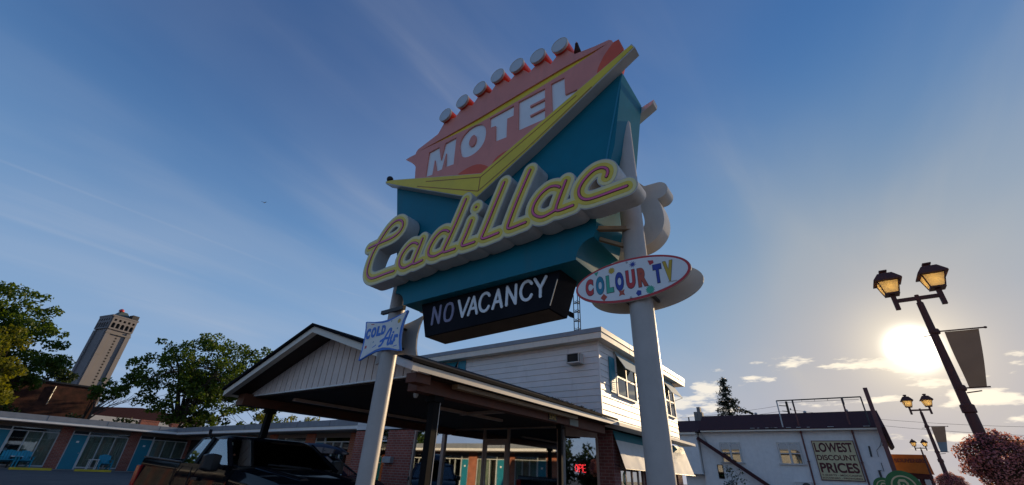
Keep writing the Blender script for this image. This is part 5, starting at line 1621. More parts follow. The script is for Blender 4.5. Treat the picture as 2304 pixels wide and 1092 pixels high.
sv = thing('dark_suv', 'dark blue car carrying a cargo box on its roof, between pickup and office', 'car', (8.9, 13.9, 0.25), R(-47))
def S_(mb, nm, mm, parent=None, **kw):
    return mb.build(nm, mm, parent or sv, **kw)
mb = MB()
mb.loft([body_ring(-2.02, 0.86, 0.42, 0.95, 1.02), body_ring(-1.9, 0.90, 0.32, 1.05, 1.20), body_ring(-1.2, 0.91, 0.30, 1.06, 1.15), body_ring(0.6, 0.91, 0.30, 1.03, 1.10), body_ring(0.95, 0.90, 0.30, 0.98, 1.06, 0.02), body_ring(1.7, 0.86, 0.32, 0.88, 0.95, 0.03), body_ring(2.02, 0.76, 0.42, 0.70, 0.78)])
S_(mb, 'car_body', 'carblue', smooth=True)
mb = MB()
rz_ = lambda z, x0, x1, w: [(x0, -w, z), (x0, w, z), (x1, w * 0.96, z), (x1, -w * 0.96, z)]
mb.loft([rz_(1.54, -1.86, 0.22, 0.70), rz_(1.60, -1.84, 0.08, 0.66), rz_(1.635, -1.60, -0.15, 0.52)])
S_(mb, 'roof', 'carblue', smooth=True)
for s in (-1, 1):
    mb = MB()
    mb.bar((0.90, s * 0.82, 1.08), (0.16, s * 0.68, 1.56), 0.06, 0.08); mb.bar((-0.45, s * 0.85, 1.1), (-0.45, s * 0.70, 1.55), 0.04, 0.10); mb.bar((-1.80, s * 0.83, 1.12), (-1.80, s * 0.69, 1.56), 0.16, 0.18)
    S_(mb, 'pillar', 'carblue')
    mb = MB(); quad_plate(mb, (-1.7, s * 0.845, 1.12), (-0.5, s * 0.855, 1.10), (-0.5, s * 0.70, 1.54), (-1.6, s * 0.70, 1.54)); S_(mb, 'side_window', 'cglass2')
    mb = MB(); quad_plate(mb, (-0.40, s * 0.855, 1.10), (0.78, s * 0.83, 1.08), (0.16, s * 0.69, 1.53), (-0.40, s * 0.70, 1.54)); S_(mb, 'side_window', 'cglass2')
    mb = MB().box(0.45, 0.6, s * 0.9, s * 1.06, 1.05, 1.20); S_(mb, 'door_mirror', 'trim', bevel=0.03)
    mb = MB().box(-2.01, -1.86, s * 0.70, s * 0.885, 0.80, 1.10); S_(mb, 'tail_light', 'taillight', bevel=0.02)
    for x in (-1.3, 1.25):
        wheel(sv, x, s * 0.82, 0.34, 0.22)
mb = MB(); quad_plate(mb, (-1.99, 0.76, 1.16), (-1.99, -0.76, 1.16), (-1.86, -0.66, 1.55), (-1.86, 0.66, 1.55)); S_(mb, 'rear_window', 'cglass2')
mb = MB(); quad_plate(mb, (0.93, -0.78, 1.08), (0.93, 0.78, 1.08), (0.18, 0.66, 1.54), (0.18, -0.66, 1.54)); S_(mb, 'windscreen', 'cglass')
mb = MB().box(-2.06, -2.0, -0.26, 0.26, 0.72, 0.86); S_(mb, 'number_plate', 'white')
mb = MB()
for x in (-1.2, -0.2):
    mb.bar((x, -0.62, 1.66), (x, 0.62, 1.66), 0.06, 0.03)
    for s in (-1, 1): mb.bar((x, s * 0.6, 1.59), (x, s * 0.6, 1.66), 0.05, 0.03)
S_(mb, 'roof_rack', 'trim')
rb = thing('roof_box', 'dark blue streamlined cargo box strapped on the roof of the parked car', 'roof box', (8.62, 14.2, 1.925), R(-47))
mb = MB()
rr = []
for x, w, h in ((-1.05, 0.22, 0.06), (-0.95, 0.40, 0.20), (-0.5, 0.44, 0.27), (0.3, 0.44, 0.28), (0.8, 0.36, 0.20), (1.05, 0.16, 0.05)):
    rr.append([(x, -w, 0.0), (x, w, 0.0), (x, w, h * 0.6), (x, w * 0.7, h), (x, -w * 0.7, h), (x, -w, h * 0.6)])
mb.loft(rr); mb.build('box_shell', 'carblue', rb, smooth=True)
mb = MB()
for x in (-0.6, 0.4):
    mb.bar((x, -0.445, 0.08), (x, 0.445, 0.08), 0.04, 0.02)
mb.build('strap', 'trim', rb)

# ------------------------------------------------------------------ trees
def pip(x, y, poly):
    c = False
    j = len(poly) - 1
    for i in range(len(poly)):
        xi, yi = poly[i]; xj, yj = poly[j]
        if (yi > y) != (yj > y) and x < (xj - xi) * (y - yi) / (yj - yi) + xi:
            c = not c
        j = i
    return c
def leaf_cloud(rng, cents, rads, per, size, flat=0.75):
    V, F = [], []
    for (cx, cy, cz), r in zip(cents, rads):
        n = int(per * r * r)
        d = rng.normal(size=(n, 3)); d /= np.linalg.norm(d, axis=1)[:, None]
        rr = r * rng.uniform(0.25, 1.0, size=(n, 1)) ** 0.6
        p = np.array([cx, cy, cz]) + d * rr * np.array([1, 1, flat])
        a = rng.normal(size=(n, 3)); a /= np.linalg.norm(a, axis=1)[:, None]
        b = np.cross(a, rng.normal(size=(n, 3))); b /= np.linalg.norm(b, axis=1)[:, None]
        s = size * rng.uniform(0.6, 1.25, size=(n, 1))
        q = np.stack([p - a * s * 0.5, p + b * s * 0.32, p + a * s * 0.5, p - b * s * 0.32], 1).reshape(-1, 3)
        k = len(V) * 0
        V.append(q)
    V = np.concatenate(V)
    F = np.arange(len(V)).reshape(-1, 4)
    return V, F
def fast_mesh(name, V, F, mats, parent, midx=None):
    me = bpy.data.meshes.new(name)
    me.from_pydata(V.tolist(), [], F.tolist())
    for mm in mats:
        me.materials.append(M[mm])
    if midx is not None:
        me.polygons.foreach_set('material_index', midx)
    o = bpy.data.objects.new(name, me); col.objects.link(o)
    if parent: o.parent = parent
    return o
def tree(name, label, base, outline, depth, ncl, per, size, leaf, tr_r, cl_r=(0.7, 1.3), seed=1, cat='tree', group=None, limbs=9, fork=0.35):
    rng = np.random.default_rng(seed)
    t = thing(name, label, cat, base, 0, group)
    ol = [(x - base[0], z - base[2]) for x, z in outline]
    xs = [p[0] for p in ol]; zs = [p[1] for p in ol]
    cents, rads = [], []
    cx, cz = (min(xs) + max(xs)) / 2, (min(zs) + max(zs)) / 2
    wx, wz = (max(xs) - min(xs)) / 2, (max(zs) - min(zs)) / 2
    tries = 0
    while len(cents) < ncl and tries < 20000:
        tries += 1
        x, z = rng.uniform(min(xs), max(xs)), rng.uniform(min(zs), max(zs))
        if not pip(x, z, ol):
            continue
        e = min(1.0, math.hypot((x - cx) / wx, (z - cz) / wz))
        y = rng.uniform(-1, 1) * depth * math.sqrt(max(0.05, 1 - e * e))
        r = rng.uniform(*cl_r) * (1.0 - 0.35 * e)
        cents.append((x, y, z)); rads.append(r)
    V, F = leaf_cloud(rng, cents, rads, per, size)
    fast_mesh('crown', V, F, [leaf], t)
    mb = MB()
    H = max(zs)
    zf = H * fork
    mb.tube([(0, 0, -0.3), (0.05, 0, zf * 0.5), (0, 0.05, zf), (0.1, 0, zf + (H - zf) * 0.5)], [tr_r, tr_r * 0.85, tr_r * 0.7, tr_r * 0.3], 10)
    tk = mb.build('trunk', 'bark', t, smooth=True)
    order = rng.permutation(len(cents))
    for gidx in range(limbs):
        c = cents[order[gidx]]
        mb = MB()
        st = Vector((0, 0, zf * rng.uniform(0.75, 1.15)))
        en = Vector(c)
        mid = st.lerp(en, 0.5) + Vector((0, 0, rng.uniform(0.0, 0.12) * H))
        mb.tube([st, st.lerp(mid, 0.6), mid, mid.lerp(en, 0.6), en], [tr_r * 0.45, tr_r * 0.36, tr_r * 0.26, tr_r * 0.15, 0.02], 6)
        for o2 in order[limbs + gidx::limbs][:8]:
            c2 = Vector(cents[o2]); s2 = mid.lerp(en, rng.uniform(0, 0.8))
            mb.tube([s2, s2.lerp(c2, 0.5) + Vector((0, 0, 0.15)), c2], [tr_r * 0.16, tr_r * 0.09, 0.012], 5)
        mb.build('limb', 'bark', t, smooth=True)
    return t
k = 52 / 60
def sc_(p, k):
    return [(x * k, 1.55 + (z - 1.55) * k) for x, z in p]
tree('leafy_tree', 'tall dark green leafy tree at the far left edge, in front of the stone tower', (1.0, 52, 0.67),
     sc_([(-7, 9), (-6, 14), (-3, 15.8), (0.6, 14.4), (1.9, 15.2), (3.9, 14.9), (4.6, 13.8), (6.0, 13.0), (6.6, 12.0), (6.3, 11.4), (7.3, 10.9), (6.6, 10.4), (7.2, 9.9), (8.3, 9.4), (7.4, 8.2), (7.2, 7.4), (5.6, 6.5), (5.8, 5.0), (2, 4.6), (-7, 5)], k),
     3.2, 380, 240, 0.27, 'leafa', 0.38, (0.55, 1.10), seed=3)
tree('yellow_tree', 'yellow-green bushy tree at the left edge in front of the darker tree', (1.2, 47, 0.67),
     sc_([(-4, 4.5), (-4, 9.6), (1.2, 10.1), (3.0, 10.0), (3.8, 9.0), (4.1, 7.6), (4.7, 6.8), (4.2, 5.8), (5.0, 5.2), (4.6, 4.2)], 47 / 50), 1.8, 170, 260, 0.22, 'leafb', 0.2, (0.5, 0.9), seed=5)
tree('maple_tree', 'large spreading maple with gaps of sky, rising behind the corner of the motel wings', (15.9, 50, 0.67),
     [(10.3, 6.0), (11.0, 7.4), (11.2, 8.3), (10.7, 9.3), (11.8, 10.5), (12.2, 11.6), (13.4, 11.4), (14.2, 12.0), (15.0, 11.7), (15.4, 13.1), (16.6, 13.0), (18.2, 12.6), (18.6, 11.9), (19.8, 12.8), (20.6, 12.2), (21.6, 12.9), (22.5, 12.4), (24.5, 11.0), (25, 8), (25.5, 6), (25.5, 4.3), (14, 4.2), (13.2, 5.8), (11.6, 5.4)],
     3.6, 330, 175, 0.28, 'leafa', 0.30, (0.5, 1.12), seed=8, limbs=12, fork=0.28)
tree('leafy_tree', 'drooping leafy branch tree just left of the large maple, low over the wing roof', (9.6, 52, 0.67),
     [(9.3, 6.0), (9.6, 7.2), (10.4, 7.6), (11.2, 7.9), (11.6, 7.3), (11.5, 6.3), (10.8, 5.9), (10.0, 5.6)], 1.0, 20, 170, 0.30, 'leafa', 0.12, (0.4, 0.75), seed=11, limbs=4)
tree('leafy_tree', 'sunny lime-green tree seen below the carport beam beside its far post', (23.5, 46, 0.67),
     [(20.5, 3.2), (20.6, 5.4), (22, 6.0), (24, 5.8), (26, 6.2), (28, 5.6), (29, 4.2), (28.5, 3.0)], 1.5, 50, 170, 0.26, 'leafb', 0.15, (0.45, 0.8), seed=12, limbs=5)
tree('leafy_tree', 'dark small tree standing against the foot of the stone tower', (8.1, 70, 0.67),
     sc_([(6.2, 7.0), (6.3, 8.6), (7.2, 9.2), (8.4, 9.6), (9.2, 9.3), (8.9, 8.2), (8.6, 7.0)], 70 / 60), 1.2, 30, 170, 0.32, 'leafc', 0.16, (0.5, 0.9), seed=14, limbs=5)
for i, (x, y, h) in enumerate(((-9, 52, 13.0), (-18, 47, 11.5))):
    tree('leafy_tree', ('dark tree beyond the left end of the motel wing, mirrored in the pickup side', 'dark tree farther left beyond the wing, mirrored in the pickup side')[i], (x, y, 0.67), [(x - 4, 3), (x - 4.5, 7), (x - 3, h - 1), (x, h), (x + 3, h - 1), (x + 4.5, 7), (x + 4, 3)], 3.5, 70, 70, 0.5, 'leafa', 0.3, (1.0, 1.7), seed=40 + i, limbs=5)
for i, (x, y, h) in enumerate(((-4, -26, 5.2), (4.5, -25, 4.6))):
    tree('leafy_tree', ('dark tree across the street, mirrored low in the corner office window', 'lower dark tree across the street, mirrored beside the neon sign')[i], (x, y, 0.0), [(x - 5, 0.6), (x - 4.6, h - 1.2), (x - 2, h - 0.2), (x, h), (x + 2.5, h - 0.6), (x + 4.6, h - 1), (x + 5, 0.6)], 2.0, 60, 70, 0.45, 'leafc', 0.25, (0.9, 1.5), seed=60 + i, limbs=5)
# bare branches
bt = thing('bare_tree', 'leafless tree with thin bare branches against the sky right of the brown wall', 'tree', (9.7, 51, 0.67))
rng = np.random.default_rng(4)
mb = MB().tube([(0, 0, -0.3), (0.05, 0, 2.5), (0.1, 0.1, 4.4)], [0.13, 0.10, 0.07], 8)
mb.build('trunk', 'twig', bt, smooth=True)
for i in range(10):
    mb = MB()
    a = Vector((0.1, 0.1, rng.uniform(3.4, 4.4)))
    e = a + Vector((rng.uniform(-0.6, 2.6), rng.uniform(-1, 1), rng.uniform(0.9, 2.9)))
    m_ = a.lerp(e, 0.5) + Vector((0.1, 0, 0.2))
    mb.tube([a, m_, e], [0.045, 0.03, 0.008], 5)
    for q in range(4):
        s = m_.lerp(e, rng.uniform(0, 0.8)); f = s + Vector((rng.uniform(-0.3, 0.7), rng.uniform(-0.3, 0.3), rng.uniform(0.2, 0.8)))
        mb.tube([s, f], [0.018, 0.005], 4)
    mb.build('branch', 'twig', bt)
# shrubs between the wing roof and the brown building
shr = [(2.2, 48.5, 3.6, 'dark ivy-like shrub behind the wing roof at the left edge'), (5.6, 49.0, 3.9, 'shrub behind the wing roof, under the lit part of the brown wall'), (8.8, 49.0, 3.7, 'dark shrub at the right end of the brown wall'), (11.0, 47.6, 4.0, 'low dark shrub right of the brown wall, beside the orange brick stub')]
for i, (x, y, h, lab) in enumerate(shr):
    tree('shrub', lab, (x, y, 0.67), [(x - 2.0, 0.9), (x - 1.9, h), (x - 0.8, h + 0.7), (x + 0.6, h + 0.3), (x + 1.8, h + 0.5), (x + 2.0, 0.9)], 1.0, 36, 130, 0.26, 'leafc', 0.1, (0.5, 0.85), seed=20 + i, cat='shrub', group='shrubs behind the left wing', limbs=4)
# brown brick building and the brick stubs on the roofs behind
bb = thing('brown_building', 'windowless dark brown brick building behind the left motel wing', 'building', (4.0, 60, 0.0))
mb = MB().box(-14, 6.5, -5, 6, -0.5, 6.95); mb.build('wall', 'brickbrown', bb)
mb = MB().box(-14.1, 6.6, -5.1, 6.1, 6.953, 7.08); mb.build('coping', 'iron', bb)
mb = MB().tube([(3.4, -5.05, 5.2), (3.4, -5.05, 6.7)], 0.04, 6); mb.build('downpipe', 'alu', bb)
mb = MB().tube([(1.0, -5.05, 5.9), (1.25, -5.05, 6.5)], 0.04, 6); mb.build('vent_pipe', 'alu', bb)
for x, y, w, h, lab in ((12.75, 46.5, 0.62, 4.27, 'wide orange brick chimney stub above the corner of the motel roofs'), (14.55, 46.5, 0.22, 4.22, 'narrow orange brick chimney beside the maple trunk')):
    t = thing('brick_chimney', lab, 'chimney', (x, y, 0.6))
    mb = MB().box(-w, w, -0.3, 0.3, 0, h - 0.68); mb.build('stack', 'brickor', t)
    mb = MB().box(-w - 0.03, w + 0.03, -0.33, 0.33, h - 0.677, h - 0.60); mb.build('cap', 'brickor', t)
# pale roof far behind
hb = thing('far_house', 'low grey-roofed house far behind the bare tree', 'house', (22, 90, 0))
mb = MB().prism([(-9, 0), (-9, 7.3), (0, 8.2), (9, 7.3), (9, 0)], 'y', -4, 4); mb.build('roof', 'maroon', hb)
mb = MB().box(-8.8, 8.8, -4.05, -4.003, 0, 6.6); mb.build('wall', 'cream', hb)

# ------------------------------------------------------------------ stone tower
tw = thing('carillon_tower', 'tall square pale stone bell tower with five arched openings and a green roof', 'tower', (36.0, 214.2, 0.0), R(14))
def W(mb, nm, mm, parent=None, **kw):
    return mb.build(nm, mm, parent or tw, **kw)
hw = 3.85
mb = MB().box(-hw, hw, -hw, hw, -1, 42.5); W(mb, 'shaft', 'stone')
mb = MB()
for sx in (-1, 1):
    mb.box(sx * 3.95, sx * 2.55, -4.35, -hw - 0.003, -1, 42.2)
for sy in (-1, 1):
    mb.box(-4.35, -hw - 0.003, sy * 3.85, sy * 2.5, -1, 42.2)
W(mb, 'pilaster', 'stone')
mb = MB()
for z in (20.5, 33.2, 40.9):
    mb.box(-4.1, 4.1, -4.42, -4.353, z, z + 0.5) if z > 40 else mb.box(-4.0, -2.5, -4.42, -4.353, z, z + 0.4)
    if z < 40: mb.box(2.5, 4.0, -4.42, -4.353, z, z + 0.4)
W(mb, 'string_course', 'stonedk')
mb = MB()
z = 8.0
while z < 41:
    mb.box(-0.28, 0.28, -hw - 0.03, -hw - 0.004, z, z + 0.55); z += 1.05
W(mb, 'slit_window', 'dark')
# belfry with real arched openings
mbb = MB()
outer = [(-3.95, 42.55), (3.95, 42.55), (3.95, 47.2), (-3.95, 47.2)]
holes = []
for i in range(5):
    cx_ = -3.0 + i * 1.5
    holes.append([(cx_ - 0.55, 43.1), (cx_ + 0.55, 43.1)] + [(cx_ + 0.55 * math.cos(a), 44.4 + 0.6 * math.sin(a)) for a in [math.pi * q / 10 for q in range(11)]])
    holes.append([(cx_ - 0.4, 45.6), (cx_ + 0.4, 45.6), (cx_ + 0.4, 46.4), (cx_ - 0.4, 46.4)])
vs, fs = fill_loops([outer] + holes, 0.6)
mbb.add([(u, -4.4 + w, v) for u, v, w in vs], fs)
mbb.add([(-4.4 + w, u, v) for u, v, w in vs], fs)
W(mbb, 'belfry_screen', 'stone')
mb = MB().box(-3.7, 3.95, -3.7, 3.95, 42.51, 47.1); W(mb, 'belfry_core', 'dark')
mb = MB().box(-4.5, 4.2, -4.5, 4.2, 47.2, 47.7); W(mb, 'cornice', 'stone')
mb = MB().loft([[(-2.6, -2.6, 47.7), (2.6, -2.6, 47.7), (2.6, 2.6, 47.7), (-2.6, 2.6, 47.7)], [(-1.0, -1.0, 50.2), (1.0, -1.0, 50.2), (1.0, 1.0, 50.2), (-1.0, 1.0, 50.2)]])
W(mb, 'green_roof', 'copper')
mb = MB().box(1.8, 4.0, -4.0, -1.5, 47.71, 49.4); W(mb, 'plant_room', 'iron')
mb = MB().lathe((-1.0, -0.6, 50.2), [(0.9, 0), (0.8, 0.6), (0.3, 1.0)], 12); W(mb, 'red_beacon', 'sred', smooth=True)

# ------------------------------------------------------------------ discount store across the lot
OB = (40, 4, 0)
st = thing('discount_store', 'pale clapboard store with maroon mansard roof and rusty wall pipes, right of the motel', 'store', OB)
def D(mb, nm, mm, parent=None, **kw):
    return mb.build(nm, mm, parent or st, origin=OB, **kw)
mb = MB().box(40, 44.9, -1.98, 9.9, 0, 5.34); D(mb, 'wall', 'storewall')
mb = MB()
z = 0.3
while z < 5.2:
    mb.box(39.985, 39.999, -1.95, 9.88, z, z + 0.03); z += 0.24
D(mb, 'siding_lap', 'storewall')
mb = MB().box(39.5, 49, 9.95, 11.6, 2.30, 5.15); D(mb, 'overhanging_bay', 'storewall')
mb = MB().box(40.4, 49, 9.95, 11.5, 0, 2.298); D(mb, 'lower_wall', 'storewall')
mb = MB().box(39.45, 40.0, -2.05, 9.6, 5.345, 5.45); mb.box(39.2, 39.999, 9.95, 11.7, 5.155, 5.32) ; D(mb, 'gutter', 'cream')
mb = MB()
mb.add([(39.4, -2.3, 5.452), (39.4, 9.7, 5.452), (41.2, 9.7, 6.75), (41.2, -2.25, 6.75), (45, -2.3, 5.452), (45, 9.7, 5.452), (44.6, 9.7, 6.75), (44.6, -2.25, 6.75)], [(0, 1, 2, 3), (4, 7, 6, 5), (3, 2, 6, 7), (0, 3, 7, 4), (1, 5, 6, 2), (0, 4, 5, 1)])
mb.add([(39.15, 9.72, 5.33), (39.15, 11.8, 5.33), (41.2, 11.8, 6.42), (41.2, 9.72, 6.42), (49, 9.72, 5.33), (49, 11.8, 5.33), (48, 11.8, 6.42), (48, 9.72, 6.42)], [(0, 1, 2, 3), (4, 7, 6, 5), (3, 2, 6, 7), (0, 3, 7, 4), (1, 5, 6, 2), (0, 4, 5, 1)])
mb.add([(39.45, -2.31, 5.45), (44, -2.31, 5.45), (42, -2.42, 4.25), (39.45, -2.42, 4.25), (39.45, -2.1, 5.45), (44, -2.1, 5.45), (42, -2.30, 4.25), (39.45, -2.30, 4.25)], [(0, 1, 2, 3), (7, 6, 5, 4), (0, 3, 7, 4), (1, 5, 6, 2), (2, 6, 7, 3), (0, 4, 5, 1)])
D(mb, 'mansard_roof', 'maroon')
mb = MB()
random.seed(5)
for q in range(12):
    y = random.uniform(-1.6, 6); mb.box(39.42, 39.8, y, y + random.uniform(0.1, 0.4), 5.54, 5.57)
for y in (5.5, 2.1, -0.5):
    mb.ball((41.3, y, 6.82), 0.12, 0.12, 0.10, 8, 5)
D(mb, 'roof_vent', 'galv')
def swin(y1, y0, z0, z1):
    mb = MB()
    for a, b in ((y0, y0 + 0.12), (y1 - 0.12, y1), ((y0 + y1) / 2 - 0.07, (y0 + y1) / 2 + 0.07)):
        mb.box(39.90, 39.984, a, b, z0, z1)
    mb.box(39.90, 39.984, y0 + 0.001, y1 - 0.001, z1, z1 + 0.12); mb.box(39.85, 39.984, y0 - 0.12, y1 + 0.12, z0 - 0.1, z0)
    mb.box(39.91, 39.984, y0 + 0.12, y1 - 0.12, (z0 + z1) / 2 - 0.03, (z0 + z1) / 2 + 0.03)
    f = D(mb, 'window_frame', 'galv')
    mb = MB().box(39.955, 39.965, y0 + 0.12, y1 - 0.12, z0, z1); D(mb, 'pane', 'sglass', f)
    mb = MB().box(39.970, 39.980, y0 + 0.12, y1 - 0.12, z0, z0 + (z1 - z0) * 0.46); D(mb, 'dark_room', 'dark', f)
    mb = MB().box(39.970, 39.980, y0 + 0.12, y1 - 0.12, z0 + (z1 - z0) * 0.461, z1); D(mb, 'blind', 'blindgrey', f)  # plate behind the upper sash, coloured as the glass's reflection
swin(8.42, 6.92, 3.22, 4.50); swin(4.40, 2.90, 3.20, 4.50)
mb = MB().box(39.93, 39.984, 8.45, 8.86, 2.05, 3.02); lw = D(mb, 'dark_frame', 'dark')
mb = MB().box(39.922, 39.929, 8.48, 8.80, 2.10, 2.97); D(mb, 'pane', 'sglass', lw)
mb = MB(); mb.bar((39.5, 9.92, 4.90), (39.5, 5.2, 1.50), 0.30, 0.24); D(mb, 'stair_beam', 'maroon')
mb = MB(); mb.bar((39.6, 9.6, 5.3), (39.95, 9.3, 4.6), 0.06, 0.06); D(mb, 'eave_brace', 'galv')
for y in (2.62, -0.44):
    mb = MB().tube([(39.8, y, 0.1), (39.8, y, 7.46)], 0.055, 8); D(mb, 'wall_pipe', 'rustpipe')
    mb = MB()
    for z in (1.4, 3.3, 5.2):
        mb.box(39.74, 39.98, y - 0.08, y + 0.08, z, z + 0.06)
    D(mb, 'pipe_bracket', 'rustpipe')
mb = MB().bar((39.0, -1.96, 0), (39.0, -1.93, 7.95), 0.24, 0.24); D(mb, 'corner_post', 'rustpipe')
mb = MB()
for y in (10.28, 10.58):
    mb.box(42.8, 43.3, y - 0.14, y + 0.14, 5.8, 7.35 if y > 10.4 else 7.75)
mb.box(42.75, 43.3, 10.0, 10.13, 5.8, 7.3); D(mb, 'chimney', 'stonedk')
mb = MB().tube([(43, 11.28, 5.8), (43, 11.28, 6.95)], 0.06, 6); D(mb, 'vent_stack', 'iron')
mb = MB()
mb.tube([(39.95, -1.1, 4.35), (39.95, -1.05, 3.7)], 0.05, 6); mb.tube([(39.95, -1.2, 2.9), (39.95, -1.25, 0.6)], 0.06, 6); mb.tube([(39.95, -1.25, 2.9), (39.95, -1.45, 2.85), (39.95, -1.45, 3.35)], 0.018, 5)
mb.tube([(39.95, -1.42, 3.7), (39.95, -1.45, 4.1), (39.95, -1.75, 4.4), (39.95, -1.95, 4.9)], 0.014, 5)
mb.ball((39.95, -1.9, 4.4), 0.05, 0.07, 0.06)
D(mb, 'conduit', 'iron')
mb = MB().box(39.55, 39.98, 2.75, 3.75, 1.35, 2.05); fan = D(mb, 'air_conditioner', 'galv', bevel=0.03)
mb = MB().lathe((39.545, 3.1, 1.72), [(0.05, -0.02), (0.26, -0.02), (0.28, 0.0)], 20, 'x'); D(mb, 'fan_guard', 'iron', fan)
# big painted sign board on the store wall
OB2 = (39.9, 0.92, 2.25)
sb = thing('price_sign', 'cream sign board on the store wall reading LOWEST DISCOUNT PRICES in maroon letters', 'sign', OB2)
y0, y1, z0, z1 = 2.10, -0.27, 2.25, 4.65
mb = MB().box(39.90, 39.95, y1, y0, z0, z1); bo = mb.build('board', 'signcream', sb, origin=OB2)
mb = MB()
mb.box(39.885, 39.96, y1 - 0.05, y1, z0 - 0.05, z1 + 0.05); mb.box(39.885, 39.96, y0, y0 + 0.05, z0 - 0.05, z1 + 0.05); mb.box(39.887, 39.958, y1, y0, z1, z1 + 0.05); mb.box(39.887, 39.958, y1, y0, z0 - 0.05, z0)
mb.build('frame', 'rustpipe', sb, origin=OB2)
rows = (('LOWEST', 0.035, 0.29, 0.05, 0.10, 0.032), ('DISCOUNT', 0.36, 0.505, 0.05, 0.06, 0.028), ('PRICES', 0.565, 0.825, 0.08, 0.09, 0.034), ('T-SHIRTS - MOCCASINS', 0.862, 0.905, 0.06, 0.07, 0.02), ('SOUVENIRS - FIREWORKS', 0.935, 0.978, 0.06, 0.07, 0.02))
for bodyt, a, b, ml, mr_, bold in rows:
    mb = MB(); text_x(mb, bodyt, 39.899, y0 - ml, y1 + mr_, z1 - (z1 - z0) * b, z1 - (z1 - z0) * a, 0.006, bold)
    mb.build('lettering', 'signmaroon', sb, origin=OB2)
# empty sign frame standing over the roof
OB2 = (39.5, 1.05, 6.0)
rf = thing('roof_frame', 'empty rectangular pipe sign frame standing on the maroon store roof', 'frame', OB2)
mb = MB()
mb.tube([(39.5, 3.67, 7.46), (39.5, -1.56, 7.46)], 0.045, 6)
mb.build('top_rail', 'iron', rf, origin=OB2)
mb = MB().tube([(39.5, 3.5, 7.30), (39.5, -1.4, 7.30)], 0.012, 5)
for y in (2.0, 1.2, 0.4):
    mb.tube([(39.5, y, 7.30), (39.5, y, 7.42)], 0.012, 5)
mb.build('light_rail', 'iron', rf, origin=OB2)
for y, zb, xx in ((3.65, 5.6, 39.5), (2.62, 7.0, 39.6), (-0.48, 7.0, 39.6), (-1.54, 5.6, 39.5)):
    mb = MB().tube([(39.55, y, zb), (39.5, y, 7.46)], 0.045, 6)
    mb.build('leg', 'galv' if y > 3 else 'iron', rf, origin=OB2)

# orange souvenir canopy further on
OB2 = (46.5, -3.5, 0)
so = thing('souvenir_shop', 'orange canopy front of a souvenir shop beyond the store, lettered SOUVENIRS', 'shop', OB2)
mb = MB(); mb.add([(46.0, -2.3, 4.22), (46.0, -4.42, 4.20), (45.8, -4.48, 2.90), (45.8, -2.2, 3.05), (46.06, -2.3, 4.22), (46.06, -4.42, 4.20), (45.86, -4.48, 2.90), (45.86, -2.2, 3.05)], [(0, 1, 2, 3), (7, 6, 5, 4), (0, 3, 7, 4), (1, 5, 6, 2), (2, 6, 7, 3), (0, 4, 5, 1)])
cn = mb.build('canopy', 'souv', so, origin=OB2)
mb = MB(); text_fit(mb, 'SOUVENIRS', (45.895, -2.50, 3.66), (0, -1, 0), (0, 0, 1), (-1, 0, 0), 1.78, 0.27, 0.01, 0.03)
mb.build('lettering', 'souvt', so, origin=OB2)
mb = MB().box(46.6, 50, -4.35, -2.3, 0, 4.1); mb.build('wall', 'maroon', so, origin=OB2)
mb = MB()
for y in (-2.6, -3.2, -3.8): mb.box(46.55, 46.599, y - 0.4, y, 0.3, 2.6)
mb.build('display_window', 'sglass', so, origin=OB2)

# utility pole, wires, conifer
up = thing('utility_pole', 'wooden utility pole with short crossarms beyond the store roof', 'utility pole', (60, 4.6, 0))
mb = MB().tube([(0, 0, 0), (0, 0, 10.4)], [0.17, 0.12], 8); mb.build('pole', 'bark', up, smooth=True)
mb = MB()
for z, a in ((9.9, 0.8), (9.3, 0.6)):
    mb.bar((0, -0.1, z), (0, a, z + 0.1), 0.07, 0.08)
mb.build('crossarm', 'bark', up)
mb = MB()
for z in (9.55, 9.05): mb.ball((0, -0.25, z), 0.08, 0.08, 0.12)
mb.build('insulator', 'stonedk', up)
def wire(label, a, b, sag, r=0.014):
    mb = MB()
    a, b = Vector(a), Vector(b)
    pts = [a.lerp(b, t) - Vector((0, 0, sag * 4 * t * (1 - t))) for t in [q / 16 for q in range(17)]]
    mb.tube([p - a for p in pts], r, 4)
    o = mb.build('power_line', 'wire'); o.location = a
    tag(o, label, 'wire', 'overhead wires')
wire('overhead wire running left from the top arm of the utility pole', (60, 5.2, 10.0), (60, 32, 9.3), 0.7)
wire('overhead wire running left from the lower arm of the utility pole', (60, 5.1, 9.4), (60, 32, 8.9), 0.7)
wire('overhead wire running right from the top of the utility pole', (60, 4.4, 9.5), (70, -26, 8.2), 0.8)
wire('lowest overhead wire crossing behind the second street lamp', (60, 4.4, 9.0), (62, -26, 6.6), 0.9)

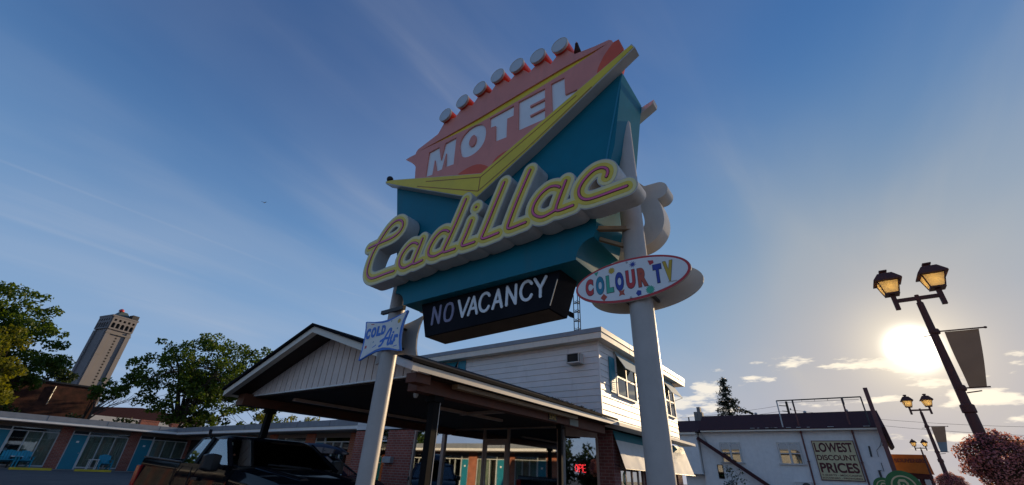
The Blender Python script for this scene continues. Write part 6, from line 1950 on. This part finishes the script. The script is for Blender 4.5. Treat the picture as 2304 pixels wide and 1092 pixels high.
cf = thing('conifer', 'dark ragged conifer standing behind the maroon store roof', 'tree', (55, 9.9, 0))
rng = np.random.default_rng(9)
mb = MB().tube([(0, 0, 0), (0, 0, 6), (0, 0.02, 12.7)], [0.22, 0.14, 0.02], 8); mb.build('trunk', 'bark', cf, smooth=True)
V = []
mb = MB()
for i in range(190):
    z = rng.uniform(4.5, 12.5)
    L = (12.9 - z) * 0.33 * rng.uniform(0.45, 1.2) + 0.15
    L = min(L, 1.5)
    az_ = rng.uniform(0, 2 * math.pi)
    d = np.array([math.cos(az_), math.sin(az_), rng.uniform(-0.25, 0.15)])
    mb.tube([(0, 0, z), tuple(np.array([0, 0, z]) + d * L)], [0.03, 0.008], 4)
    for q in range(int(26 * L) + 6):
        t = rng.uniform(0.15, 1.05)
        p = np.array([0, 0, z]) + d * L * t + rng.normal(size=3) * 0.10
        a = rng.normal(size=3); a /= np.linalg.norm(a); b = np.cross(a, rng.normal(size=3)); b /= np.linalg.norm(b)
        s = rng.uniform(0.16, 0.30)
        V += [p - a * s * 0.5, p + b * s * 0.2, p + a * s * 0.5, p - b * s * 0.2]
for q in range(260):          # the ragged side bough low on the right
    t = rng.uniform(0, 1)
    p = np.array([rng.normal() * 0.2, -0.4 - 1.9 * t, 9.3 - 0.7 * t + rng.normal() * 0.30 * (1.1 - t) ])
    a = rng.normal(size=3); a /= np.linalg.norm(a); b = np.cross(a, rng.normal(size=3)); b /= np.linalg.norm(b); s = rng.uniform(0.16, 0.3)
    V += [p - a * s * 0.5, p + b * s * 0.25, p + a * s * 0.5, p - b * s * 0.25]
mb.tube([(0, 0, 8.6), (0, -1.2, 9.1), (0, -2.3, 8.6)], [0.05, 0.03, 0.01], 5)
mb.build('bough', 'bark', cf)
V = np.array(V); fast_mesh('crown', V, np.arange(len(V)).reshape(-1, 4), ['leafcon'], cf)
tree('young_tree', 'small young leafy tree in front of the pale store wall, left', (29.8, 6.0, 0.0), [(29.1, 0.8), (29.2, 1.9), (29.5, 2.1), (29.6, 2.6), (29.9, 2.75), (30.2, 2.3), (30.3, 1.9), (30.5, 1.7), (30.4, 0.8)], 0.85, 46, 330, 0.11, 'leafc', 0.04, (0.14, 0.30), seed=31, limbs=5)

# ------------------------------------------------------------------ street lamps with banners and flower baskets
def make_lamp():
    t = thing('street_lamp', 'x', 'street lamp')
    mb = MB().lathe((0, 0, 0), [(0.17, 0), (0.17, 0.5), (0.12, 0.55), (0.075, 0.8), (0.07, 2.6), (0.062, 2.62), (0.046, 4.36), (0.035, 4.37)], 16)
    p = mb.build('pole', 'lampbrown', t, smooth=True)
    mb = MB().lathe((0, 0, 2.62), [(0.07, 0), (0.085, 0.01), (0.085, 0.11), (0.06, 0.13)], 12); mb.build('collar', 'lampbrown', p)
    mb = MB().box(-0.028, 0.028, -0.30, 0.30, 4.415, 4.47); mb.tube([(0, 0, 4.36), (0, 0, 4.5)], 0.03, 8); mb.build('cross_arm', 'lampbrown', t)
    for s in (-1, 1):
        c = (0, s * 0.295)
        mb = MB().box(-0.032, 0.032, s * 0.295 - 0.032, s * 0.295 + 0.032, 4.29, 4.555)
        mb.build('lamp_bracket', 'lampbrown', t)
        def ring(w, z): return [(-w, c[1] - w, z), (w, c[1] - w, z), (w, c[1] + w, z), (-w, c[1] + w, z)]
        mb = MB()
        mb.loft([ring(0.10, 4.556), ring(0.10, 4.585)])
        for a in (-1, 1):
            for b in (-1, 1):
                mb.bar((a * 0.095, c[1] + b * 0.095, 4.585), (a * 0.145, c[1] + b * 0.145, 4.79), 0.014, 0.014)
        mb.loft([ring(0.155, 4.785), ring(0.155, 4.80)])
        la = mb.build('lantern', 'lampbrown', t)
        mb = MB().loft([ring(0.195, 4.79), ring(0.19, 4.815), ring(0.10, 4.945), ring(0.04, 4.965), ring(0.03, 4.985), ring(0.055, 5.0), ring(0.055, 5.02), ring(0.015, 5.035)])
        mb.build('lantern_roof', 'lampbrown', la)
        mb = MB(); mb.loft([ring(0.090, 4.587), ring(0.140, 4.782)], cap=False)
        mb.build('pane', 'lantern', la)
        mb = MB().ball((0, c[1], 4.73), 0.03, 0.03, 0.04)
        mb.build('bulb', 'lampglow', la, smooth=True)
    return t
def make_banner(cloth, two=False):
    b = thing('street_banner', 'x', 'banner')
    n = 8
    mb = MB()
    P = []
    for i in range(n + 1):
        for j in range(5):
            v = i / n; u = j / 4
            P.append((0.03 * math.sin(v * 5 + u * 2), -0.115 + 0.02 * v - (0.40 - 0.20 * v) * u, 3.87 - 0.86 * v))
    # two skins so the cloth has thickness
    F = [(i * 5 + j, i * 5 + j + 1, (i + 1) * 5 + j + 1, (i + 1) * 5 + j) for i in range(n) for j in range(4)]
    mb.add(P, F)
    mb.mi = [1 if two and f[0] >= 25 else 0 for f in F]
    o = mb.build('cloth', [cloth, 'bannerb'], b, smooth=True)
    mb = MB().tube([(0, -0.05, 3.885), (0, -0.58, 3.875)], 0.011, 6); mb.ball((0, -0.585, 3.875), 0.018, 0.022, 0.018)
    mb.build('banner_rod', 'lampbrown', b)
    mb = MB().tube([(0, -0.05, 3.005), (0, -0.33, 3.005)], 0.011, 6); mb.build('banner_rod', 'lampbrown', b)
    mb = MB()
    for z in (3.885, 3.005):
        mb.lathe((0, 0, z - 0.04), [(0.062, 0), (0.07, 0.02), (0.07, 0.06), (0.062, 0.08)], 12)
        mb.tube([(0, 0.05, z - 0.05), (0.0, 0.16, z - 0.06)], 0.008, 5) if z > 3.5 else mb.tube([(0, -0.05, z - 0.07), (0, -0.22, z - 0.05)], 0.009, 5)
    mb.build('clamp', 'lampbrown', b)
    return b
def make_basket(seed, rad=(0.40, 0.41, 0.35)):
    b = thing('flower_basket', 'x', 'flower basket')
    rng = np.random.default_rng(seed)
    mb = MB().lathe((0, 0, -0.30), [(0.09, 0), (0.20, 0.08), (0.24, 0.24), (0.22, 0.26)], 14); mb.build('basket', 'bark', b)
    def cloud(n, size, k0, k1):
        V = []
        for _ in range(n):
            d = rng.normal(size=3); d /= np.linalg.norm(d)
            lump = 1 + 0.10 * math.sin(d[0] * 7 + seed) * math.cos(d[1] * 6) + 0.08 * math.sin(d[2] * 9 + d[1] * 5)
            p = d * np.array(rad) * lump * rng.uniform(k0, k1)
            nn = d + rng.normal(size=3) * 0.6; nn /= np.linalg.norm(nn)
            a = np.cross(nn, rng.normal(size=3)); a /= np.linalg.norm(a); c = np.cross(nn, a)
            s = size * rng.uniform(0.6, 1.3)
            V += [p - a * s * 0.5, p + c * s * 0.42, p + a * s * 0.5, p - c * s * 0.42]
        V = np.array(V); return V, np.arange(len(V)).reshape(-1, 4)
    V, F = cloud(9000, 0.028, 0.60, 1.03); fast_mesh('foliage', V, F, ['fleaf'], b)
    V, F = cloud(6500, 0.025, 0.88, 1.08); fast_mesh('blossoms', V, F, ['petal'], b)
    return b
lamps = [(9.37, -1.585, 'tall brown twin-lantern street lamp nearest the camera, with a big flower basket'), (23.5, -2.62, 'second twin-lantern street lamp, mid-sized, with a two-tone banner'), (43.5, -4.06, 'smallest and farthest twin-lantern street lamp, above the orange canopy')]
L0 = make_lamp()
for i, (x, y, lab) in enumerate(lamps):
    o = L0 if i == 0 else copy_tree(L0)
    o.location = (x, y, 0.03); tag(o, lab, 'street lamp', 'twin-lantern street lamps along the pavement')
b1 = make_banner('banner'); b1.location = (9.37, -1.60, 0.0); tag(b1, 'large brown backlit cloth banner hanging from the nearest street lamp', 'banner')
b2 = make_banner('banner', True); b2.location = (23.5, -2.62, 0.0); tag(b2, 'smaller brown and blue banner on the second street lamp', 'banner')
f1 = make_basket(1); f1.location = (9.30, -1.67, 2.02); tag(f1, 'huge ball of pink flowers around the pole of the nearest street lamp', 'flower basket')
f2 = make_basket(2); f2.location = (23.4, -2.66, 1.95); tag(f2, 'smaller pink flower ball on the second street lamp at the bottom edge', 'flower basket')

# green round parking signs
def parking(label, x, y, zc, r):
    t = thing('parking_sign', label, 'sign', (x, y, 0))
    mb = MB().tube([(0.06, 0, 0), (0.06, 0, zc + r * 0.8)], 0.03, 8); mb.build('post', 'alu', t)
    mb = MB(); mb.prism(circle((0, zc), r, r, 48), 'x', 0.0, 0.05); d = mb.build('disc', 'gsign', t)
    mb = MB(); vs, fs = fill_loops([circle((0, zc), r * 0.70, r * 0.70, 40), circle((0, zc), r * 0.61, r * 0.61, 40)], 0.004); mb.add([(-0.006 + w, u, v) for u, v, w in vs], fs); mb.build('white_ring', 'signcream', d)
    mb = MB(); mb.prism(rounded([(-0.3 * r, zc - 0.4 * r), (0.3 * r, zc - 0.4 * r), (0.3 * r, zc + 0.45 * r), (-0.3 * r, zc + 0.45 * r)], 1), 'x', -0.005, -0.0005); mb.build('white_square', 'signcream', d)
    mb = MB(); text_fit(mb, 'P', (-0.0055, 0.16 * r, zc - 0.25 * r), (0, -1, 0), (0, 0, 1), (-1, 0, 0), 0.34 * r, 0.55 * r, 0.003, 0.05); mb.build('parking_letter', 'gsign', d)
parking('round green parking sign with white ring at the bottom edge, in front', 15.0, -0.83, 1.72, 0.345)
parking('round green parking sign half hidden behind the nearer one', 24.0, -0.72, 1.78, 0.34)
